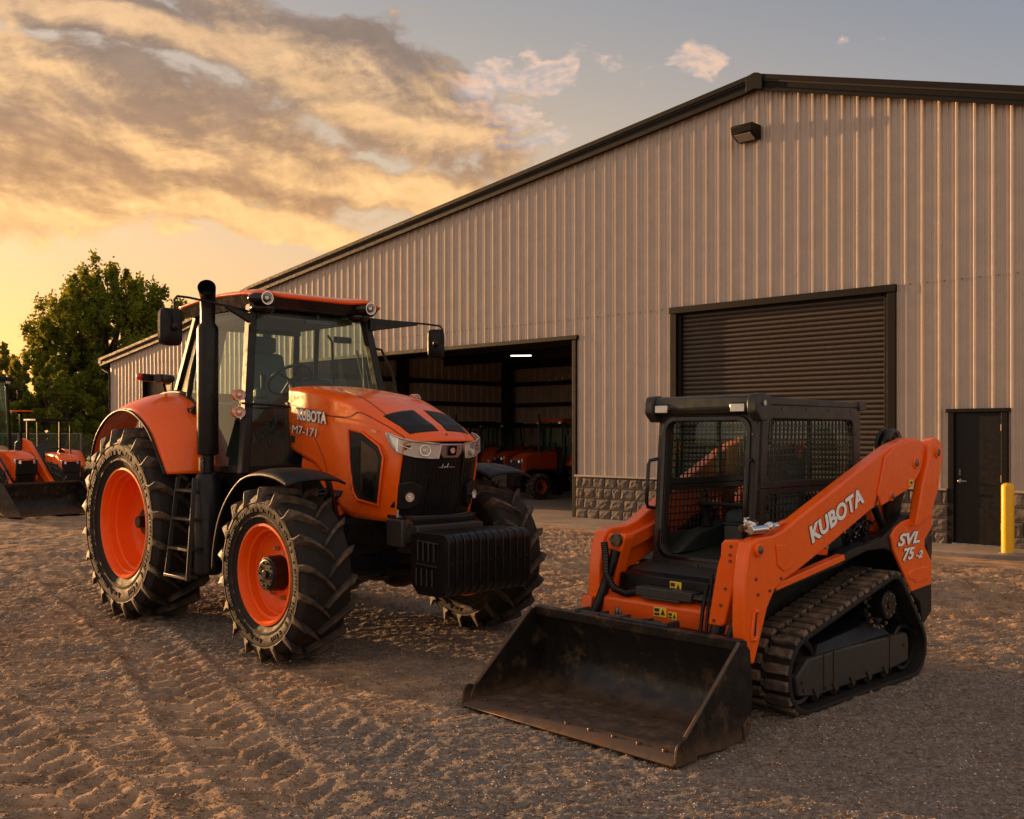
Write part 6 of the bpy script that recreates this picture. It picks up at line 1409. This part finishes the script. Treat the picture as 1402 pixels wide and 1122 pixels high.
# ------------------------------------------------------------ small tractors in the yard and in the bay
def small_tractor(name, label, cat, loc, rz, k=1.0, cab=True, loader=False, roofm='trim_dark', glassm='cab_glass', wheelbase=1.75, text_s=None, group=None, stack=False, fw=.33, front_weight=False, paint='orange_paint'):
    """x forward, y left; front axle at x=0"""
    t = thing(name, label, cat, loc, rz, group)
    rb = -wheelbase
    for sg in (-1, 1):
        wheel(t, (0, sg * .62, fw), fw, .26, fw * .55, 16, .022, sg, .10, 'front', detail=False, seg=36, rimmat=paint)
        wheel(t, (rb, sg * .66, .60), .60, .36, .33, 18, .03, sg, .14, 'rear', detail=False, seg=40, rimmat=paint)
    mb = MB()
    def f(u, v):
        q = v * 2 - 1; a = abs(q); sg = 1 if q >= 0 else -1; x = -1.0 + 1.28 * u - (.05 * a if u > .9 else 0); zt = 1.22 - .05 * u - .22 * max(0, u - .72) ** 1.3 * 4
        if a > .55: y = .26; z = zt - .06 - (a - .55) / .45 * (.42 - .08 * u)
        else: th = a / .55 * PI / 2; y = .26 * math.sin(th); z = zt - .06 + .06 * math.cos(th) ** .6
        if u > .94: y *= .92
        return (x, sg * y, z)
    mb.grid(f, 20, 28); hd = mb.build('hood', paint, t, smooth=50, solid=.012)
    mb = MB(); mb.box(.18, .262, -.235, .235, .72, 1.02); gl_ = mb.build('front_grille', 'black_plastic', t, bevel=.02)
    for sg in (-1, 1):
        mb = MB(); mb.hexa([(.245, sg * .13, .93), (.28, sg * .13, .93), (.24, sg * .245, .94), (.20, sg * .245, .94), (.245, sg * .13, 1.00), (.275, sg * .13, 1.0), (.235, sg * .25, 1.03), (.20, sg * .25, 1.03)]); mb.build('headlight', 'headlight_inner', t, bevel=.006)
    mb = MB(); mb.box(-1.9, .22, -.20, .20, .42, .80); mb.box(-.9, .05, -.24, .24, .7, .9); mb.tube([(0, -.6, fw), (0, .6, fw)], .06, 10); mb.tube([(rb, -.6, .6), (rb, .6, .6)], .10, 10); mb.build('chassis', 'black_paint', t, bevel=.02)
    for sg in (-1, 1):
        mb = MB()
        def g(u, v, sg=sg):
            a = R(20 + 150 * u); r_ = .66 + (.05 * v if True else 0); return (rb + r_ * math.cos(a), sg * (.86 - .44 * v), .60 + r_ * math.sin(a))
        mb.grid(g, 16, 4); fd = mb.build('rear_wing', paint, t, smooth=50, solid=.02)
        mb = MB(); mb.ell((rb + .64, sg * .74, .86), .035, .05, .06, 12, 8); mb.build('indicator', 'amber', fd)
    mb = MB(); mb.prism([(-.95, .78), (-1.0, 1.15), (-1.15, .80), (-1.9, .80), (-1.9, .68), (-.95, .62)], 'y', -.42, .42); mb.build('floor', 'black_plastic', t, bevel=.01)
    mb = MB(); mb.box(-1.75, -1.35, -.22, .22, .88, 1.0); mb.hexa([(-1.80, -.22, 1.0), (-1.70, -.22, 1.0), (-1.70, .22, 1.0), (-1.80, .22, 1.0), (-1.88, -.19, 1.42), (-1.79, -.19, 1.42), (-1.79, .19, 1.42), (-1.88, .19, 1.42)]); mb.build('seat', 'seat_fabric', t, bevel=.03)
    mb = MB(); c = Vector((-1.15, 0, 1.25)); q_ = Vector((-.5, 0, .85)).normalized().to_track_quat('Z', 'Y').to_matrix()
    mb.tube([tuple(c + q_ @ Vector((.17 * math.cos(a), .17 * math.sin(a), 0))) for a in np.linspace(0, 2 * PI, 21)], .013, 6, cap=False); mb.tube([tuple(c), (-1.02, 0, 1.05)], .022, 6); mb.build('steering_wheel', 'black_plastic', t)
    if cab:
        H_ = 2.02 * k
        for sg in (-1, 1):
            for (xa, xb) in ((-.96, -1.06), (-1.98, -1.90)):
                mb = MB(); mb.bar((xa, sg * .52, .80), (xb, sg * .48, H_ - .05), .05, .06, (1, 0, 0)); mb.build('cab_pillar', 'black_paint', t, bevel=.008)
            mb = MB(); mb.add([(-.97, sg * .515, .85), (-1.96, sg * .515, 1.15), (-1.89, sg * .475, H_ - .08), (-1.06, sg * .475, H_ - .08)], [(0, 1, 2, 3)]); mb.build('side_glass', glassm, t, smooth=0)
            mb = MB(); mb.bar((-1.42, sg * .515, .95), (-1.42, sg * .475, H_ - .06), .035, .04, (1, 0, 0)); mb.build('door_pillar', 'black_paint', t)
            mb = MB(); mb.box(-.94, -.90, sg * .42 - .045, sg * .42 + .045, H_ - .12, H_ - .06); mb.build('work_light', 'headlight_inner', t, bevel=.01)
            mb = MB(); mb.tube([(-.98, sg * .5, H_ - .2), (-.92, sg * .66, H_ - .16), (-.92, sg * .68, H_ - .3)], .01, 6); mb.box(-.94, -.90, sg * .68 - .05, sg * .68 + .05, H_ - .42, H_ - .24); mb.build('mirror', 'black_plastic', t, bevel=.01)
        mb = MB(); mb.add([(-.965, -.5, 1.15), (-.965, .5, 1.15), (-1.05, .46, H_ - .08), (-1.05, -.46, H_ - .08)], [(0, 1, 2, 3)]); mb.build('windscreen', glassm, t, smooth=0)
        mb = MB(); mb.add([(-1.97, -.5, 1.15), (-1.97, .5, 1.15), (-1.90, .46, H_ - .08), (-1.90, -.46, H_ - .08)], [(0, 1, 2, 3)]); mb.build('rear_window', glassm, t, smooth=0)
        mb = MB(); mb.hexa([(-2.06, -.56, H_ - .07), (-.88, -.56, H_ - .07), (-.88, .56, H_ - .07), (-2.06, .56, H_ - .07), (-2.02, -.52, H_ + .03), (-.93, -.52, H_ + .02), (-.93, .52, H_ + .02), (-2.02, .52, H_ + .03)]); mb.build('roof', roofm, t, bevel=.025)
    else:
        for sg in (-1, 1):
            mb = MB(); mb.bar((-1.9, sg * .42, .75), (-1.9, sg * .42, 1.92 * k), .06, .06); mb.bar((-1.05, sg * .42, 1.0), (-1.1, sg * .42, 1.88 * k), .035, .035); mb.build('canopy_post', 'black_paint', t, bevel=.006)
        mb = MB(); mb.box(-2.0, -.98, -.50, .50, 1.90 * k, 1.96 * k); mb.build('canopy', roofm, t, bevel=.02)
    if stack:
        mb = MB(); mb.tube([(-.75, -.20, 1.1), (-.75, -.20, 2.16 * k)], .035, 10); mb.build('exhaust_pipe', 'black_paint', t)
    if front_weight:
        mb = MB()
        mb.box(.28, .62, -.30, .30, .34, .60); mb.build('front_bracket', 'charcoal', t, bevel=.02)
        for i in range(8):
            mb = MB(); mb.box(.62, .80, -.30 + i * .075, -.235 + i * .075, .30, .66); mb.build('front_weight', 'charcoal', t, bevel=.01)
    if loader:
        for sg in (-1, 1):
            mb = MB(); mb.prism([(-.62, 1.30), (-.50, 1.42), (-.30, 1.36), (.22, .78), (.60, .38), (.50, .32), (.10, .68), (-.45, 1.18)], 'y', sg * .40, sg * .50); ar_ = mb.build('loader_arm', paint, t, bevel=.012)
            mb = MB(); mb.cyl((-.48, sg * .50, 1.33), (-.48, sg * .515, 1.33), .03, 12); mb.cyl((.12, sg * .50, .74), (.12, sg * .515, .74), .025, 12); mb.build('arm_pin', 'bolt', ar_)
            mb = MB(); mb.prism([(-.62, 1.34), (-.44, 1.42), (-.50, .55), (-.70, .55)], 'y', sg * .36, sg * .405); mb.build('loader_tower', 'black_paint', t, bevel=.01)
            mb = MB(); mb.tube([(-.45, sg * .45, .75), (.05, sg * .45, .70)], .035, 10); mb.tube([(-.1, sg * .45, 1.25), (.40, sg * .45, .72)], .022, 8); mb.build('loader_cylinder', 'black_gloss', t)
            mb = MB(); mb.bar((-.52, sg * .42, 1.40), (-.52, sg * .42, 1.92), .05, .05); mb.box(-.60, -.40, sg * .42 - .16, sg * .42 + .16, 1.90, 1.94); mb.build('light_bracket', 'black_paint', t, bevel=.008)
            mb = MB(); mb.box(-.62, -.38, sg * .42 - .17, sg * .42 + .17, 1.94, 1.965); mb.build('orange_cap', paint, t, bevel=.006)
        x0 = .62
        pi_ = [(x0 + .06, .55), (x0 + .02, .42), (x0 + .03, .25), (x0 + .10, .12), (x0 + .22, .045), (x0 + .62, .02)]; po = [(x0 + .05, .565), (x0, .42), (x0 + .01, .24), (x0 + .08, .10), (x0 + .20, .02), (x0 + .62, .0)]
        mb = MB(); mb.prism(pi_ + po[::-1], 'y', -.82, .82); b_ = mb.build('bucket', 'bucket_steel', t, bevel=.004)
        for sg in (-1, 1):
            mb = MB(); mb.prism([(x0 + .62, .0), (x0 + .60, .08), (x0 + .14, .57), (x0 + .02, .58), (x0 - .02, .3), (x0 + .06, .06), (x0 + .2, .0)], 'y', sg * .82, sg * .84); mb.build('bucket_side', 'bucket_steel', b_, bevel=.004)
        mb = MB(); mb.prism([(x0 + .07, .56), (x0 + .0, .53), (x0 - .01, .59), (x0 + .08, .60)], 'y', -.84, .84); mb.box(x0 + .50, x0 + .66, -.85, .85, .0, .022)
        mb.build('bucket_edges', 'worn_steel', b_, bevel=.004)
    return t
# front-axle ground points worked out from the photo (forward direction like the big tractor's)
lt = small_tractor('loader_tractor', 'parked orange loader tractor with a cab and black front bucket at the far left', 'tractor', (-10.62, 22.0, .026), R(-29), k=1.30, cab=True, loader=True, fw=.48, group='parked tractors in the yard')
lt.scale = (1.12,) * 3
text('side_lettering', 'UT', 'white_letter', lt, (-.62, -.27, 1.10), (1, 0, 0), (0, 0, 1), .13, .22, .004, .03)
small_tractor('canopy_tractor', 'small orange tractor with an open black canopy behind the loader tractor', 'tractor', (-11.55, 26.6, .0), R(-48), k=1.08, cab=False, fw=.40, group='parked tractors in the yard')
small_tractor('cab_tractor', 'small orange tractor with a glazed cab standing at the right of the open bay', 'tractor', (.28, 26.55, .034), R(-140), k=1.02, cab=True, roofm='orange_bay_shade', glassm='cab_glass', stack=True, fw=.33, front_weight=True, paint='orange_bay_shade', group='tractors stored in the bay')
small_tractor('canopy_tractor', 'dim orange canopy tractor deep in the bay behind the cab tractor', 'tractor', (-.2, 29.6, .034), R(-140), k=1.0, cab=False, fw=.33, paint='orange_bay_shade', group='tractors stored in the bay')
small_tractor('cab_tractor', 'dim orange cab tractor farthest back against the bay wall', 'tractor', (-1.2, 32.4, .034), R(-125), k=1.0, cab=True, fw=.33, paint='orange_bay_shade', group='tractors stored in the bay')
small_tractor('canopy_tractor', 'dim orange tractor standing beside the tall inner column of the bay', 'tractor', (-1.9, 30.2, .034), R(-120), k=1.05, cab=False, stack=True, fw=.33, front_weight=True, paint='orange_bay_shade', group='tractors stored in the bay')
